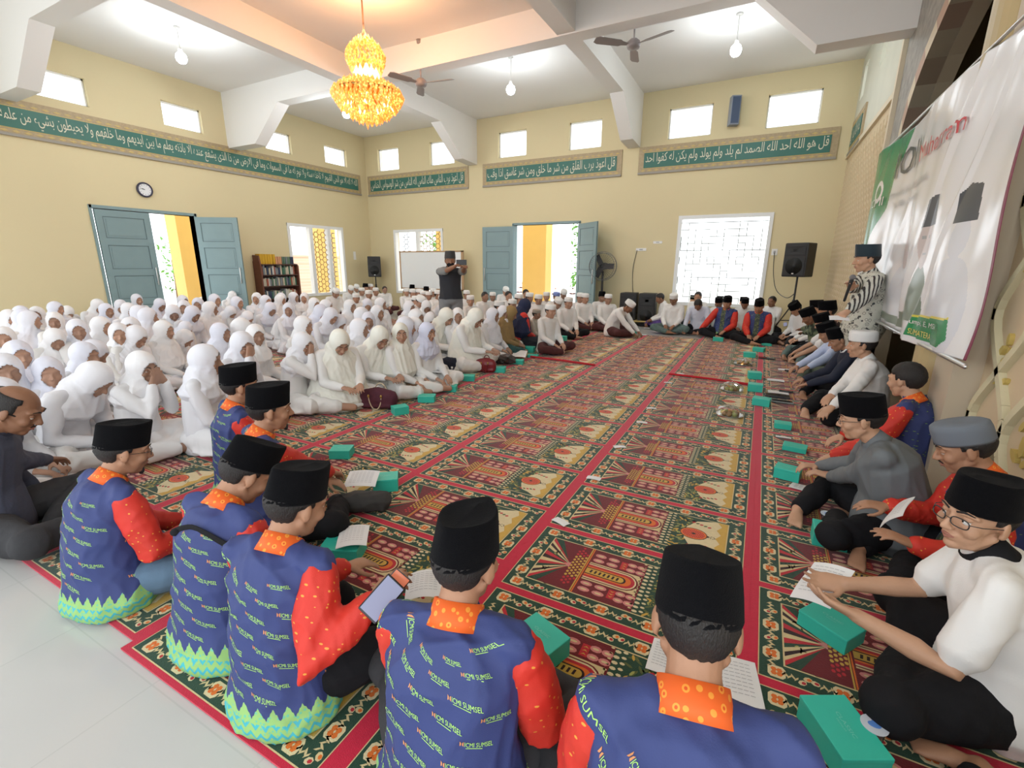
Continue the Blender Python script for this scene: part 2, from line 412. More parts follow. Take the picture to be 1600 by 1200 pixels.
for fn, L_, z0, z1 in ((FL, clerL, 4.42, 4.92), (FB, clerB, 4.38, 5.04)):
    for a0, a1 in L_:
        t = thing('window_%d' % k, None, None, fn((a0+a1)/2, 0, z0)); t['kind'] = 'structure'; o = Vector(t.location); k += 1
        g = lambda a, d, z: Vector(fn(a, d, z))-o
        b = MB()
        for p in ((a0, a0+.03, z0, z1), (a1-.03, a1, z0, z1), (a0, a1, z0, z0+.03), (a0, a1, z1-.03, z1)):
            b.prism([(p[0], p[2]), (p[1], p[2]), (p[1], p[3]), (p[0], p[3])], -.14, -.08, lambda a, z, d: g(a, d, z))
        mk('window_frame', b, framew, t)

# ---------------------------------------------------------------- outside
conc = mat('outside_paving', (.75, .73, .68), .8)
b = MB(); b.box(-40, 25, -25, 40, -.4, -.14); struct('trim_5', b, conc)
yel = mat('porch_yellow', (.80, .52, .17), .8, var=.05)
def porch_col(c, sx, sy, label, h=3.6):
    t = thing('porch_column', label, 'column', c); b = MB()
    b.box(-sx, sx, -sy, sy, -.14, h); b.box(-sx-.06, sx+.06, -sy-.06, sy+.06, -.14, .25); b.box(-sx-.06, sx+.06, -sy-.06, sy+.06, h-.2, h)
    mk('shaft', b, yel, t); return t
porch_col((-6.75, 14.6, 0), .42, .25, 'yellow porch column seen through the far doorway')
porch_col((-14.3, 8.0, 0), .25, .62, 'yellow porch column seen through the side doorway', 3.2)
porch_col((-14.6, 12.62, 0), .25, .40, 'yellow porch wall pier seen through the tall side window')
porch_col((-10.3, 14.8, 0), .55, .25, 'yellow porch pier seen through the window above the whiteboard')
leafm = mat('leaves_bright', (.16, .42, .08), .6, var=.5, vscale=6)
barkm = mat('bark', (.2, .13, .08), .9)
def bush(c, r, h, n, label, cat='tree', seed=1):
    R2 = random.Random(seed); t = thing('garden_tree', label, cat, c)
    b = MB(); b.tube([(0, 0, -.14), (.05, .02, h*.4), (-.03, .05, h*.7)], [.06, .05, .03], 8); mk('trunk', b, barkm, t, smooth=True)
    b = MB()
    for i in range(n):
        a = R2.uniform(0, 2*PI); q = R2.random()**.5; z = R2.uniform(.25, 1)*h
        p = Vector((math.cos(a)*r*q, math.sin(a)*r*q, z)); s_ = R2.uniform(.05, .1)
        u = Vector((R2.uniform(-1, 1), R2.uniform(-1, 1), R2.uniform(-.6, .6))).normalized()*s_; v = Vector((R2.uniform(-1, 1), R2.uniform(-1, 1), R2.uniform(-1, 1))).cross(u).normalized()*s_*.45
        b.add([p-u, p+v, p+u, p-v], [(0, 1, 2, 3)])
    mk('foliage', b, leafm, t)
bush((-5.35, 15.6, 0), .55, 3.0, 700, 'leafy green tree outside the far doorway beside its right leaf', seed=2)
bush((-16.5, 8.35, 0), .28, 2.2, 110, 'small green shrub outside the side doorway', seed=3)
bush((-11.7, 15.5, 0), .5, 2.6, 300, 'green shrub outside the window behind the whiteboard', seed=4)
brickm = mat('pale_brick', (.75, .55, .45), .8)
nt = brickm.node_tree; brk = nt.nodes.new('ShaderNodeTexBrick'); brk.inputs['Scale'].default_value = 4
brk.inputs['Color1'].default_value = (.72, .48, .36, 1); brk.inputs['Color2'].default_value = (.78, .58, .46, 1); brk.inputs['Mortar'].default_value = (.8, .78, .74, 1)
tcx = nt.nodes.new('ShaderNodeTexCoord'); mpx = nt.nodes.new('ShaderNodeMapping'); mpx.inputs['Rotation'].default_value = (PI/2, 0, PI/2); nt.links.new(tcx.outputs['Object'], mpx.inputs[0]); nt.links.new(mpx.outputs[0], brk.inputs[0]); nt.links.new(brk.outputs[0], nt.nodes['Principled BSDF'].inputs['Base Color'])
t = thing('garden_wall', 'low brick garden wall outside the tall side window', 'wall', (-17, 13, 0)); b = MB(); b.box(-.1, .1, -4, 5, -.14, 1.7); b.box(-.15, .15, -4, 5, 1.7, 1.78); mk('brick_face', b, brickm, t)

# ---------------------------------------------------------------- right wall with the prayer niche
tilem = mat('lattice_tile_wall', (.62, .50, .32), .6, var=.08, vscale=3, bump=.0)
reliefm = mat('relief_cream', (.66, .60, .40), .6)
panelm = mat('panel_peach', (.63, .50, .33), .7, var=.08)
goldr = mat('relief_gold', (.60, .46, .14), .45, metal=.2)
stonem = mat('grey_stone', (.33, .32, .29), .6, var=.55, vscale=9, bump=.3, bscale=20)
archb = mat('arch_brown', (.36, .30, .21), .6)
archc = mat('arch_cream', (.70, .62, .46), .6)
archp = mat('arch_pink', (.52, .36, .27), .6)
pale = mat('pale_marble', (.62, .62, .52), .6, var=.1, vscale=2)
dark = mat('niche_dark', (.34, .28, .19), .8)
archL = [(1.33, 0), (1.33, 2.5), (1.33, 2.9), (1.28, 3.05), (1.18, 3.24), (1.02, 3.42), (.78, 3.60), (.5, 3.75), (.25, 3.87), (0, 3.98)]
YC = 6.18
def arch_pts(k=0.0):
    L_ = [(y+(k if z < 3.0 else k*.8), z+(0 if z < 2.95 else k)) for y, z in archL]
    return [(YC+y, z) for y, z in L_]+[(YC-y, z) for y, z in reversed(L_[:-1])]
A0 = arch_pts(0); A1 = arch_pts(.14)
# wall pieces (front face at XR, thickness .16): build around the arch outline
def wall_piece(name, poly, mt, d0=0, d1=.16):
    b = MB(); b.prism(poly, d0, d1, lambda y, z, d: (XR+d, y, z)); return struct(name, b, mt)
b = MB()
wall_grid(b, RX, 8.27, YB, [(11.75, 12.15, 4.6, 5.2), (9.9, 10.35, 4.6, 5.1)], z0=3.66)
struct('wall_right', b, pale)
b = MB(); b.box(XR, XR+.2, 8.27, YB, -.1, 3.66)
struct('wall_rightlower', b, tilem)
# raised lattice on the tile wall: small hexagon relief
b = MB()
for j in range(0, 18):
    for i in range(0, 38):
        y = 8.36+i*.11; z = .12+j*.20
        if i % 2: z += .10
        if y > YB-.05 or z > 3.5: continue
        b.add([(XR-.010, y-.022, z), (XR-.010, y, z+.07), (XR-.010, y+.022, z), (XR-.010, y, z-.07), (XR, y-.034, z), (XR, y, z+.088), (XR, y+.034, z), (XR, y, z-.088)],
              [(0, 1, 2, 3), (0, 4, 5, 1), (1, 5, 6, 2), (2, 6, 7, 3), (3, 7, 4, 0)])
struct('trim_6', b, mat('tile_relief', (.57, .46, .29), .6))
b = MB(); b.box(XR-.04, XR, 8.27, YB, 3.62, 3.70); b.box(XR-.05, XR+.02, 8.2, 8.3, 0, ZC); struct('trim_7', b, archc)
# stone spandrel round the arch
left = [(8.25, -.1)]+[(8.25, ZC)]
b = MB()
half = [(y, z) for y, z in A1 if y >= YC]
poly = [(8.25, -.1)]+[(8.25, ZC), (YC, ZC)]+list(reversed(half))
poly = [(8.25, -.1), (8.25, ZC), (YC, ZC)]+[p for p in reversed(half)]
b.prism(poly, 0, .16, lambda y, z, d: (XR+d, y, z), 0)
half2 = [(y, z) for y, z in A1 if y <= YC]
poly = [(YC, ZC), (4.62, ZC), (4.62, -.1)]+[p for p in reversed(half2)]
b.prism(poly, 0, .16, lambda y, z, d: (XR+d, y, z), 0)
struct('trim_8', b, stonem)
b = MB()
for i in range(len(A0)-1):
    mi = (0, 1)[i % 2]
    n_ = 3 if abs(A0[i][1]-A0[i+1][1]) > .6 else 1
    for q in range(n_):
        l = lambda P, Q, t: (P[0]+(Q[0]-P[0])*t, P[1]+(Q[1]-P[1])*t)
        p0, p1 = l(A0[i], A0[i+1], q/n_), l(A0[i], A0[i+1], (q+1)/n_); r0, r1 = l(A1[i], A1[i+1], q/n_), l(A1[i], A1[i+1], (q+1)/n_)
        b.prism([p0, p1, r1, r0], -.02, .16, lambda y, z, d: (XR+d, y, z), (mi+q) % 2)
struct('trim_9', b, [archc, archp])
b = MB()    # reveal of the arch
for i in range(len(A0)-1):
    p0, p1 = A0[i], A0[i+1]
    b.add([(XR-.02, *p0), (XR-.02, *p1), (XR+.3, *p1), (XR+.3, *p0)], [(0, 1, 2, 3)])
    c = (YC, 2.0)
struct('trim_10', b, archb)
# niche room behind
b = MB()
x0, x1, y0, y1 = XR+.16, XR+1.5, YC-1.7, YC+2.3
b.box(x1, x1+.1, y0, y1, -.1, 4.6); b.box(x0, x1, y1, y1+.1, -.1, 4.6); b.box(x0, x1, y0-.1, y0, -.1, 4.6); b.box(x0, x1, y0, y1, 4.5, 4.6); b.box(x0, x1, y0, y1, -.1, 0)
struct('wall_niche', b, dark)
# upper wall above the near column and the near wall
b = MB(); b.box(XR, XR+.2, .2, 4.62, -.1, ZC); struct('wall_rightnear', b, panelm)
# half round column and flat pilaster
b = MB()
n = 14
prof = [(XR-.02-.17*math.sin(PI*i/n), 4.36-.25*math.cos(PI*i/n)) for i in range(n+1)]
b.prism(prof, 0, ZC, lambda x, y, z: (x, y, z)); b.box(1.0, XR, 4.07, 4.65, 0, .35)
struct('trim_11', b, mat('column_gold_tan', (.47, .37, .19), .5, var=.12, vscale=3))
b = MB(); b.box(XR-.14, XR, 3.76, 4.10, 0, ZC); struct('trim_12', b, mat('pilaster_tan', (.55, .46, .34), .6))
b = MB(); b.box(XR-.02, XR+.02, 4.62, 4.86, -.1, 2.9); struct('trim_13', b, archc)
# ornament panel: raised ogee lattice with gold leaf sprays
def ribbon(b, pts, w, d0, d1, mi):
    for i in range(len(pts)-1):
        (y, z), (y2, z2) = pts[i], pts[i+1]; L_ = math.hypot(y2-y, z2-z) or 1
        nx, nz = -(z2-z)/L_*w, (y2-y)/L_*w
        b.prism([(y-nx, z-nz), (y2-nx, z2-nz), (y2+nx, z2+nz), (y+nx, z+nz)], d0, d1, lambda a, c, d: (XR-d, a, c), mi)
b = MB(); cw, ch = .44, .62
for i in range(-1, 8):
    for s in (-1, 1):
        pts = []
        for k in range(0, 80):
            z = .02+k*.062; ph = (z/ch+(i % 2))*PI
            y = 3.72-(i+.5)*cw/1+s*(cw/2)*math.cos(ph)*(.9+.1*math.cos(2*ph))
            if y < .4 or y > 3.74 or z > 4.9: 
                if len(pts) > 1: ribbon(b, pts, .022, 0, .035, 0)
                pts = []; continue
            pts.append((y, z))
        if len(pts) > 1: ribbon(b, pts, .022, 0, .035, 0)
for i in range(0, 8):
    for k in range(0, 16):
        y = 3.72-(i+.5)*cw+.0; z = .02+(k+(.5 if i % 2 == 0 else 0))*ch
        if y < .5: continue
        for dy, dz, s_, a in ((0, 0, .06, 0), (.05, .09, .04, .6), (-.05, .09, .04, -.6), (.06, -.07, .045, 2.2), (-.06, -.07, .045, -2.2), (0, .16, .035, 0)):
            pt = [(y+dy+s_*.45*math.cos(q)*math.cos(a)-s_*math.sin(q)*math.sin(a), z+dz+s_*.45*math.cos(q)*math.sin(a)+s_*math.sin(q)*math.cos(a)) for q in [2*PI*j/8 for j in range(8)]]
            if max(p[0] for p in pt) < 3.75: b.prism(pt, 0, .022, lambda a_, c, d: (XR-d, a_, c), 1)
struct('trim_14', b, [reliefm, goldr])
# a short board in the corner
t = board(lambda a, d, z: (XR-d, a, z), 10.9, 12.3, 'قل هو الله احد', 'short dark green calligraphy board in the corner, on the niche wall')
# ================================================================ prayer carpets
CW, X0 = 1.105, .127
cols = dict(red=(.56, .012, .045), green=(.016, .055, .03), cream=(.66, .52, .27), maroon=(.15, .008, .012), pink=(.62, .22, .20), gold=(.60, .36, .06), orange=(.72, .16, .02), olive=(.10, .12, .035), crimson=(.50, .02, .03), dk=(.03, .008, .008), sand=(.70, .58, .34), lime=(.36, .36, .10))
CN = list(cols); CI = {n: i for i, n in enumerate(CN)}
CM = []
for n_, c in cols.items():
    mt = mat('carpet_'+n_, c, .92, bump=.35, bscale=260, var=.10, vscale=40, spec=.12, sheen=.25); CM.append(mt)
def mat_pattern(seed):
    """one prayer mat, u 0..1.105 (left to right), v 0..0.6; list of (colour, layer, polygon)"""
    R2 = random.Random(seed); P = []
    def poly(c, l, pts): P.append((CI[c], l, pts))
    def rect(c, l, u0, u1, v0, v1): poly(c, l, [(u0, v0), (u1, v0), (u1, v1), (u0, v1)])
    def ell(c, l, u, v, a, b, n=12, rot=0):
        poly(c, l, [(u+a*math.cos(t)*math.cos(rot)-b*math.sin(t)*math.sin(rot), v+a*math.cos(t)*math.sin(rot)+b*math.sin(t)*math.cos(rot)) for t in [2*PI*i/n for i in range(n)]])
    rect('red', 0, 0, CW, 0, .6)
    rect('cream', 1, .037, CW-.037, .021, .579)
    rect('green', 2, .041, CW-.041, .026, .574)
    # border flowers
    def flower(u, v):
        poly('sand', 3, [(u-.03, v-.018), (u-.02, v-.03), (u+.02, v-.03), (u+.03, v-.018), (u+.03, v+.018), (u+.02, v+.03), (u-.02, v+.03), (u-.03, v+.018)])
        for a in range(4): ell('orange', 4, u+.0135*math.cos(a*PI/2+.78), v+.0135*math.sin(a*PI/2+.78), .011, .011, 6)
        ell('sand', 5, u, v, .004, .004, 5)
    def small(u, v, c1='sand', c2='crimson'):
        r = R2.uniform(-1, 1); ell(c1, 3, u, v, .016, .012, 7, r); ell(c2, 4, u+.004, v, .0085, .007, 6, r)
    def squig(u, v, vert=0):
        for k in range(5):
            q = (k-2)*.0115; w = .010*(1 if k % 2 else -1)
            if vert: poly('cream', 3, [(u+w-.006, v+q-.007), (u+w+.006, v+q-.005), (u-w*.4+.004, v+q+.007), (u-w*.4-.006, v+q+.006)])
            else: poly('cream', 3, [(u+q-.007, v+w-.006), (u+q-.005, v+w+.006), (u+q+.007, v-w*.4+.004), (u+q+.006, v-w*.4-.006)])
    for v in (.066, .534):
        k = 0
        u = .10
        while u < CW-.08:
            (flower, lambda a, b_: squig(a, b_), lambda a, b_: (small(a, b_-.012), small(a+.018, b_+.012, 'cream', 'orange')), lambda a, b_: small(a, b_+.006), lambda a, b_: squig(a, b_))[k % 5](u, v); u += .042; k += 1
    for u in (.083, CW-.083):
        k = 0; v = .115
        while v < .49:
            (lambda a, b_: squig(a, b_, 1), flower, lambda a, b_: squig(a, b_, 1), lambda a, b_: (small(a-.012, b_), small(a+.014, b_+.01, 'cream', 'orange')))[k % 4](u, v); v += .042; k += 1
    u0, u1, v0, v1 = .130, CW-.130, .112, .488
    rect('cream', 3, u0-.006, u1+.006, v0-.006, v1+.006); rect('green', 4, u0, u1, v0, v1)
    vc = .3
    # fan of rays converging at (ua, vc)
    ua = u0+.15
    ys = [v0, v0+.028, v0+.05, v0+.075, v0+.1, vc-.062, vc-.03, vc, vc+.03, vc+.062, v1-.1, v1-.075, v1-.05, v1-.028, v1]
    cc = ['crimson', 'cream', 'dk', 'cream', 'green', 'green', 'crimson', 'cream', 'dk', 'cream', 'green', 'green', 'cream', 'crimson']
    cc = ['crimson', 'cream', 'dk', 'cream', 'green', 'crimson', 'cream', 'dk', 'crimson', 'green', 'cream', 'dk', 'cream', 'crimson']
    for i in range(14):
        if cc[i] == 'green': continue
        poly(cc[i], 5, [(u0, ys[i]), (ua, vc-.012+.024*i/14), (ua, vc-.012+.024*(i+1)/14), (u0, ys[i+1])])
    for s in (-1, 1):
        poly('maroon', 4.5, [(u0+.05, vc+s*.186), (ua-.01, vc+s*.02), (ua+.10, vc+s*.02), (ua+.10, vc+s*.186)])
        for k in range(7): small(u0+.08+R2.random()*.12, vc+s*(.13+.05*R2.random()), 'gold', 'maroon')
        for k in range(5): ell('lime', 5, u0+.03+R2.random()*.05, vc+s*(.05+.05*R2.random()), .010, .004, 5, R2.random()*3)
    # honeycomb block and column
    poly('pink', 6, [(ua-.03, vc), (ua+.005, vc-.022), (ua+.005, vc+.022)])
    rect('maroon', 5, ua, ua+.075, v0, v1)
    for i in range(4):
        for j in range(-6, 7):
            w = .07-.0*i
            if abs(j) < 7-abs(i-1)*1: ell('gold' if abs(j) < 4 else 'crimson', 6, ua+.011+i*.0165, vc+j*.026+(.013 if i % 2 else 0), .0075, .009, 6)
    rect('gold', 6, ua+.068, ua+.074, v0, v1); rect('orange', 6, ua+.077, ua+.083, v0, v1); rect('maroon', 5, ua+.074, ua+.09, v0, v1)
    ub = ua+.09; ue = ub+.27
    rect('maroon', 5, ub, ue, v0, v1)
    # central niche
    def bullet(c, l, h, e):
        poly(c, l, [(ub, vc-h), (e-h, vc-h)]+[(e-h+h*math.sin(t), vc-h*math.cos(t)) for t in [PI*i/8 for i in range(1, 8)]]+[(e-h, vc+h), (ub, vc+h)])
    rect('cream', 6, ub, ub+.26, vc-.072, vc+.072)
    bullet('maroon', 6.5, .064, ub+.258); bullet('sand', 7, .058, ub+.250); bullet('crimson', 7.5, .05, ub+.243); bullet('orange', 8, .036, ub+.225); bullet('dk', 8.5, .026, ub+.2); bullet('gold', 9, .02, ub+.19)
    for k in range(7): poly('dk', 9.5, [(ub+.02+k*.022, vc-.012), (ub+.03+k*.022, vc-.012), (ub+.034+k*.022, vc+.012), (ub+.024+k*.022, vc+.012)])
    # pink lozenges with red tiles between
    for s in (-1, 1):
        for r_ in (0, 1):
            v = vc+s*(.098+.044*r_+.0)
            for k, q in enumerate((.035, .105, .2, .247)):
                w = .03 if k in (0, 1) else .024
                ell('pink', 6, ub+q-.0, v, w, .0165, 10); ell('cream', 6.5, ub+q, v, w*.6, .006, 6)
            if r_ == 0: 
                poly('crimson', 6, [(ub+.145, v-.012), (ub+.178, v-.012), (ub+.178, v+.052), (ub+.145, v+.052)] if s > 0 else [(ub+.145, v-.052), (ub+.178, v-.052), (ub+.178, v+.012), (ub+.145, v+.012)])
                for z in range(3): poly('gold', 7, [(ub+.15, v+s*(z*.018-.004)), (ub+.162, v+s*(z*.018+.006)), (ub+.174, v+s*(z*.018-.004)), (ub+.162, v+s*(z*.018))])
    # arcade and foliage
    for j in range(13):
        v = v0+.015+j*.0288; ell('sand', 6, ue+.012, v, .013, .0085, 7); ell('sand', 6, ue+.04, v+.008, .011, .007, 6); ell('cream', 6, ue-.012, v+.01, .008, .005, 6)
    for k in range(80):
        u = ue+.055+R2.random()*.11; v = v0+.012+R2.random()*(v1-v0-.024)
        ell(('olive', 'lime', 'olive', 'gold')[k % 4], 5+k*.02, u, v, R2.uniform(.01, .024), .006, 6, R2.random()*3.1)
    for k in range(9):
        u = ue+.07+R2.random()*.09; v = v0+.02+R2.random()*(v1-v0-.04); small(u, v, 'cream', 'crimson')
    us = ue+.12
    # pale sky with gold edge, lantern
    poly('sand', 7, [(us, vc-.06), (us+.04, v0+.05), (us+.10, v0+.03), (us+.15, v0), (u1, v0), (u1, v1), (us+.15, v1), (us+.10, v1-.02), (us+.05, v1-.04), (us, vc+.06)])
    for k in range(8):
        w0, w1 = (.055, .03)[k % 2], (.03, .055)[k % 2]; h_ = (v1-v0)/8; poly('gold', 7.5, [(u1-w0, v0+k*h_), (u1, v0+k*h_), (u1, v0+(k+1)*h_), (u1-w1, v0+(k+1)*h_)])
    for s in (-1, 1):
        for k in range(6): ell('crimson' if k % 2 else 'olive', 8, us+.01+k*.022, vc+s*(.135-k*.006), .012, .008, 6, .4*s)
    ul = us+.045
    ell('dk', 8, ul, vc, .074, .060, 18); ell('orange', 8.5, ul, vc, .070, .055, 18)
    ell('crimson', 8.7, ul, vc, .060, .045, 16)
    for j in range(-3, 4):
        for i in range(-4, 5):
            if (i*.013/.06)**2+(j*.012/.05)**2 < .95: ell('orange', 9, ul+i*.013+(.006 if j % 2 else 0), vc+j*.0125, .0055, .0045, 5)
    ell('dk', 9.5, ul, vc, .012, .010, 8); ell('dk', 8, ul+.075, vc, .009, .01, 6)
    for t in range(7): ell('dk', 8.4, ul+.10+.012*math.cos(t), vc+.012*math.sin(t)*.9, .004, .004, 4)
    return P
PATS = [mat_pattern(s_) for s_ in range(3)]
def carpet_roll(k, y0, rows, z, label, xshift=0.0, xw=CW):
    x0 = X0+k*CW+xshift
    t = tag(bpy.data.objects.new('prayer_carpet', bpy.data.meshes.new('prayer_carpet')), label, 'carpet', None); link(t); t.location = (x0, y0, z)
    vs = []; fs = []; mi = []
    # body of the roll
    Y1 = rows*.6
    vs += [(0, 0, -.008), (xw, 0, -.008), (xw, Y1, -.008), (0, Y1, -.008), (0, 0, 0), (xw, 0, 0), (xw, Y1, 0), (0, Y1, 0)]
    fs += [(4, 5, 6, 7), (0, 1, 5, 4), (1, 2, 6, 5), (2, 3, 7, 6), (3, 0, 4, 7)]; mi += [CI['red']]*5
    for r in range(rows):
        for ci, l, pts in PATS[(r*7+k) % 3]:
            n = len(vs); zz = .0003+l*.0003
            vs += [(u, v+r*.6, zz) for u, v in pts]; fs.append(tuple(range(n, n+len(pts)))); mi.append(ci)
    me = t.data; me.from_pydata(vs, [], fs); me.polygons.foreach_set('material_index', mi)
    # make every face look upwards
    bm = bmesh.new(); bm.from_mesh(me)
    for f in bm.faces:
        f.normal_update()
        if f.normal.z < -.5: f.normal_flip()
    bm.to_mesh(me); bm.free()
    for c in CM: me.materials.append(c)
    return t
RL = {0: ('prayer mat carpet roll beside the niche wall, under the row of officials', .467-.6, 19),
      -1: ('widest seen prayer mat carpet roll left of the bright red seam by the green boxes', .467, 17),
      -2: ('prayer mat carpet roll in the middle of the open floor', .625, 16),
      -3: ('prayer mat carpet roll next to the front row of seated women', .67, 16),
      -4: ('prayer mat carpet roll under the front row of seated women', .67, 17),
      -5: ('prayer mat carpet roll behind the front row of women', .67, 15)}
for k, (lab, y0, rows) in RL.items(): carpet_roll(k, y0, rows, .009+.0004*(k % 3), lab)
for i, k in enumerate(range(-6, -10, -1)):
    carpet_roll(k, 1.27, 14, .009, 'prayer mat carpet roll under the crowd of girls, number %s from the women' % ('six', 'seven', 'eight', 'nine')[i])
# raised overlap where the far carpets lie over the near ones
for (xa, xb, y, lab) in ((-3.19, -2.08, 6.67, 'raised red carpet hem crossing the roll by the women'), (-.98, .1, 6.50, 'raised red carpet hem crossing the roll beside the green boxes')):
    b = MB(); b.tube([(xa, y+.06, .03), ((xa+xb)/2, y+.01, .034), (xb, y-.06, .03)], .016, 8)
    o = mk('carpet_hem', b, CM[CI['crimson']], smooth=True); tag(o, lab, 'carpet hem')
# ================================================================ people
def V(*a): return Vector(a)
def rx(a): return Matrix.Rotation(a, 3, 'X')
def rz(a): return Matrix.Rotation(a, 3, 'Z')
def ry(a): return Matrix.Rotation(a, 3, 'Y')
def ik(S, Wt, l1, l2, pole):
    d = Wt-S; L_ = d.length; dn = d.normalized(); L_ = max(.08, min(L_, (l1+l2)*.995))
    a = (l1*l1-l2*l2+L_*L_)/(2*L_); h = math.sqrt(max(1e-6, l1*l1-a*a)); pole = Vector(pole)
    pp = (pole-dn*pole.dot(dn)).normalized()
    return S+dn*a+pp*h, S+dn*L_

def skeleton(pose='sit', lean=.22, twist=0, side=0, hyaw=0, hpitch=.1, hroll=0, hands=None, poles=None, legs=None, slouch=.02, hgt=1.0):
    k = {}
    Rs = lambda q: rz(twist*min(1, q))@ry(side*q)@rx(-lean*q)
    if pose == 'stand': hip = V(0, 0, .84*hgt)
    else: hip = V(0, 0, .125)
    k['hip'] = hip; k['pose'] = pose
    k['waist'] = hip+Rs(.35)@V(0, -slouch, .168); k['chest'] = k['waist']+Rs(.8)@V(0, -slouch*.4, .175)
    k['neck'] = k['chest']+Rs(1.0)@V(0, .01, .135); k['RC'] = Rs(1.0)
    k['hb'] = k['neck']+Rs(.9)@rx(-hpitch*.35)@V(0, .014, .034)
    H = rz(hyaw+twist)@ry(side*.5+hroll)@rx(-(lean*.3+hpitch)); k['H'] = H
    k['hc'] = k['hb']+H@V(0, .020, .074)
    for s, n in ((1, 'R'), (-1, 'L')):
        S = k['neck']+k['RC']@V(s*.168, -.005, -.062); k['S'+n] = S
        if pose == 'stand': dh = V(s*.24, .05, hip.z-.05)
        else: dh = V(s*.09, .30, .175)
        t = Vector((hands or {}).get(n, dh)); pl = (poles or {}).get(n, (s*.38, -.40, -.85))
        k['E'+n], k['W'+n] = ik(S, t, .275, .245, pl)
    if pose == 'stand':
        for s, n in ((1, 'R'), (-1, 'L')):
            k['P'+n] = hip+V(s*.09, 0, -.02); k['K'+n] = V(s*.10, .02, .45*hgt); k['A'+n] = V(s*.11, -.02, .08); k['T'+n] = V(s*.13, .13, .03)
    elif pose == 'kneel':
        for s, n in ((1, 'R'), (-1, 'L')):
            k['P'+n] = hip+V(s*.09, .02, .03); k['K'+n] = V(s*.13, .37, .09); k['A'+n] = V(s*.12, -.08, .05); k['T'+n] = V(s*.12, -.22, .03)
    else:
        k['PR'] = V(.09, .01, .10); k['PL'] = V(-.09, .01, .10)
        k['KR'] = V(.335, .27, .115); k['KL'] = V(-.335, .27, .115)
        k['AR'] = V(.0, .425, .055); k['AL'] = V(.05, .225, .05)
        k['TR'] = V(-.16, .435, .035); k['TL'] = V(.19, .17, .035)
        if legs:
            for a, b_ in legs.items(): k[a] = Vector(b_)
    return k

def add_hand(b, W_, d, n, s, curl=.5, fs=1.0, spread=1.0):
    """wrist W_, finger direction d, palm normal n, s = +1 when the thumb is on the d x n side"""
    d = Vector(d).normalized(); n = Vector(n); n = (n-d*n.dot(d)).normalized(); q = d.cross(n)*s
    b.tube([W_-d*.02, W_+d*.02, W_+d*.06, W_+d*.088], [(.026, .019), (.033, .017), (.040, .015), (.038, .012)], 12, flat=q)
    for i, (o, L_) in enumerate(((.030, .066), (.0105, .076), (-.0095, .070), (-.028, .055))):
        p = W_+d*(.082-.004*abs(i-1.3))+q*o; dd = (d+q*(.10*(1.5-i)/1.5*spread)).normalized(); P = [p]; a = curl*(.75+.12*i)
        nn = n
        for seg in (.44, .31, .25):
            ax = q; R = Matrix.Rotation(a*.62*(1 if True else 0), 3, ax); 
            # rotate towards the palm normal
            if (R@dd).dot(n) < dd.dot(n): R = Matrix.Rotation(-a*.62, 3, ax)
            dd = R@dd; P.append(P[-1]+dd*L_*seg)
        b.tube(P, [.0088*fs, .0083*fs, .0076*fs, .0064*fs], 8, cap=2)
    t0 = W_+d*.022+q*.026; t1 = t0+(d*.55+q*.72+n*.28).normalized()*.038; t2 = t1+(d*.82+q*.30+n*.38*(.5+curl)).normalized()*.032; t3 = t2+(d*.9+n*.4*curl).normalized()*.024
    b.tube([t0, t1, t2, t3], [.014, .0108, .0098, .0075], 8, cap=2)
    return t3

def add_head(b, k, ears=True):
    H, c = k['H'], k['hc']; L_ = lambda x, y, z: c+H@V(x, y, z)
    B = lambda p, r: b.ball(L_(*p), r, H, 16, 10)
    B((0, -.012, .032), (.074, .094, .086)); B((0, .028, .005), (.066, .062, .07)); B((0, .032, -.048), (.054, .055, .052)); B((0, .064, -.088), (.024, .022, .018))
    b.tube([L_(-.03, .03, -.082), L_(0, .066, -.094), L_(.03, .03, -.082)], .018, 8)
    b.tube([L_(-.052, -.005, -.045), L_(-.03, .04, -.082)], .016, 8); b.tube([L_(.052, -.005, -.045), L_(.03, .04, -.082)], .016, 8)
    b.tube([L_(0, .088, .018), L_(0, .100, -.004), L_(0, .110, -.022)], [.0075, .0085, .0115], 8)
    for s in (-1, 1):
        B((s*.011, .099, -.027), (.0085, .010, .0075))
        b.tube([L_(s*.012, .086, .032), L_(s*.035, .083, .037), L_(s*.055, .066, .028)], [.009, .009, .007], 8)
        B((s*.038, .060, -.022), (.026, .026, .026))
        if ears:
            b.ball(L_(s*.078, -.008, -.004), (.008, .019, .031), H@rz(s*-.35), 12, 8)
            b.ball(L_(s*.076, .0, -.024), (.007, .010, .012), H, 8, 6)
    B((0, .084, -.050), (.024, .012, .0075)); B((0, .083, -.063), (.020, .012, .0085))
    b.tube([k['neck']+k['RC']@V(0, 0, -.06), k['neck'], k['hb'], L_(0, -.012, -.03)], [.062, .056, .051, .054], 16)

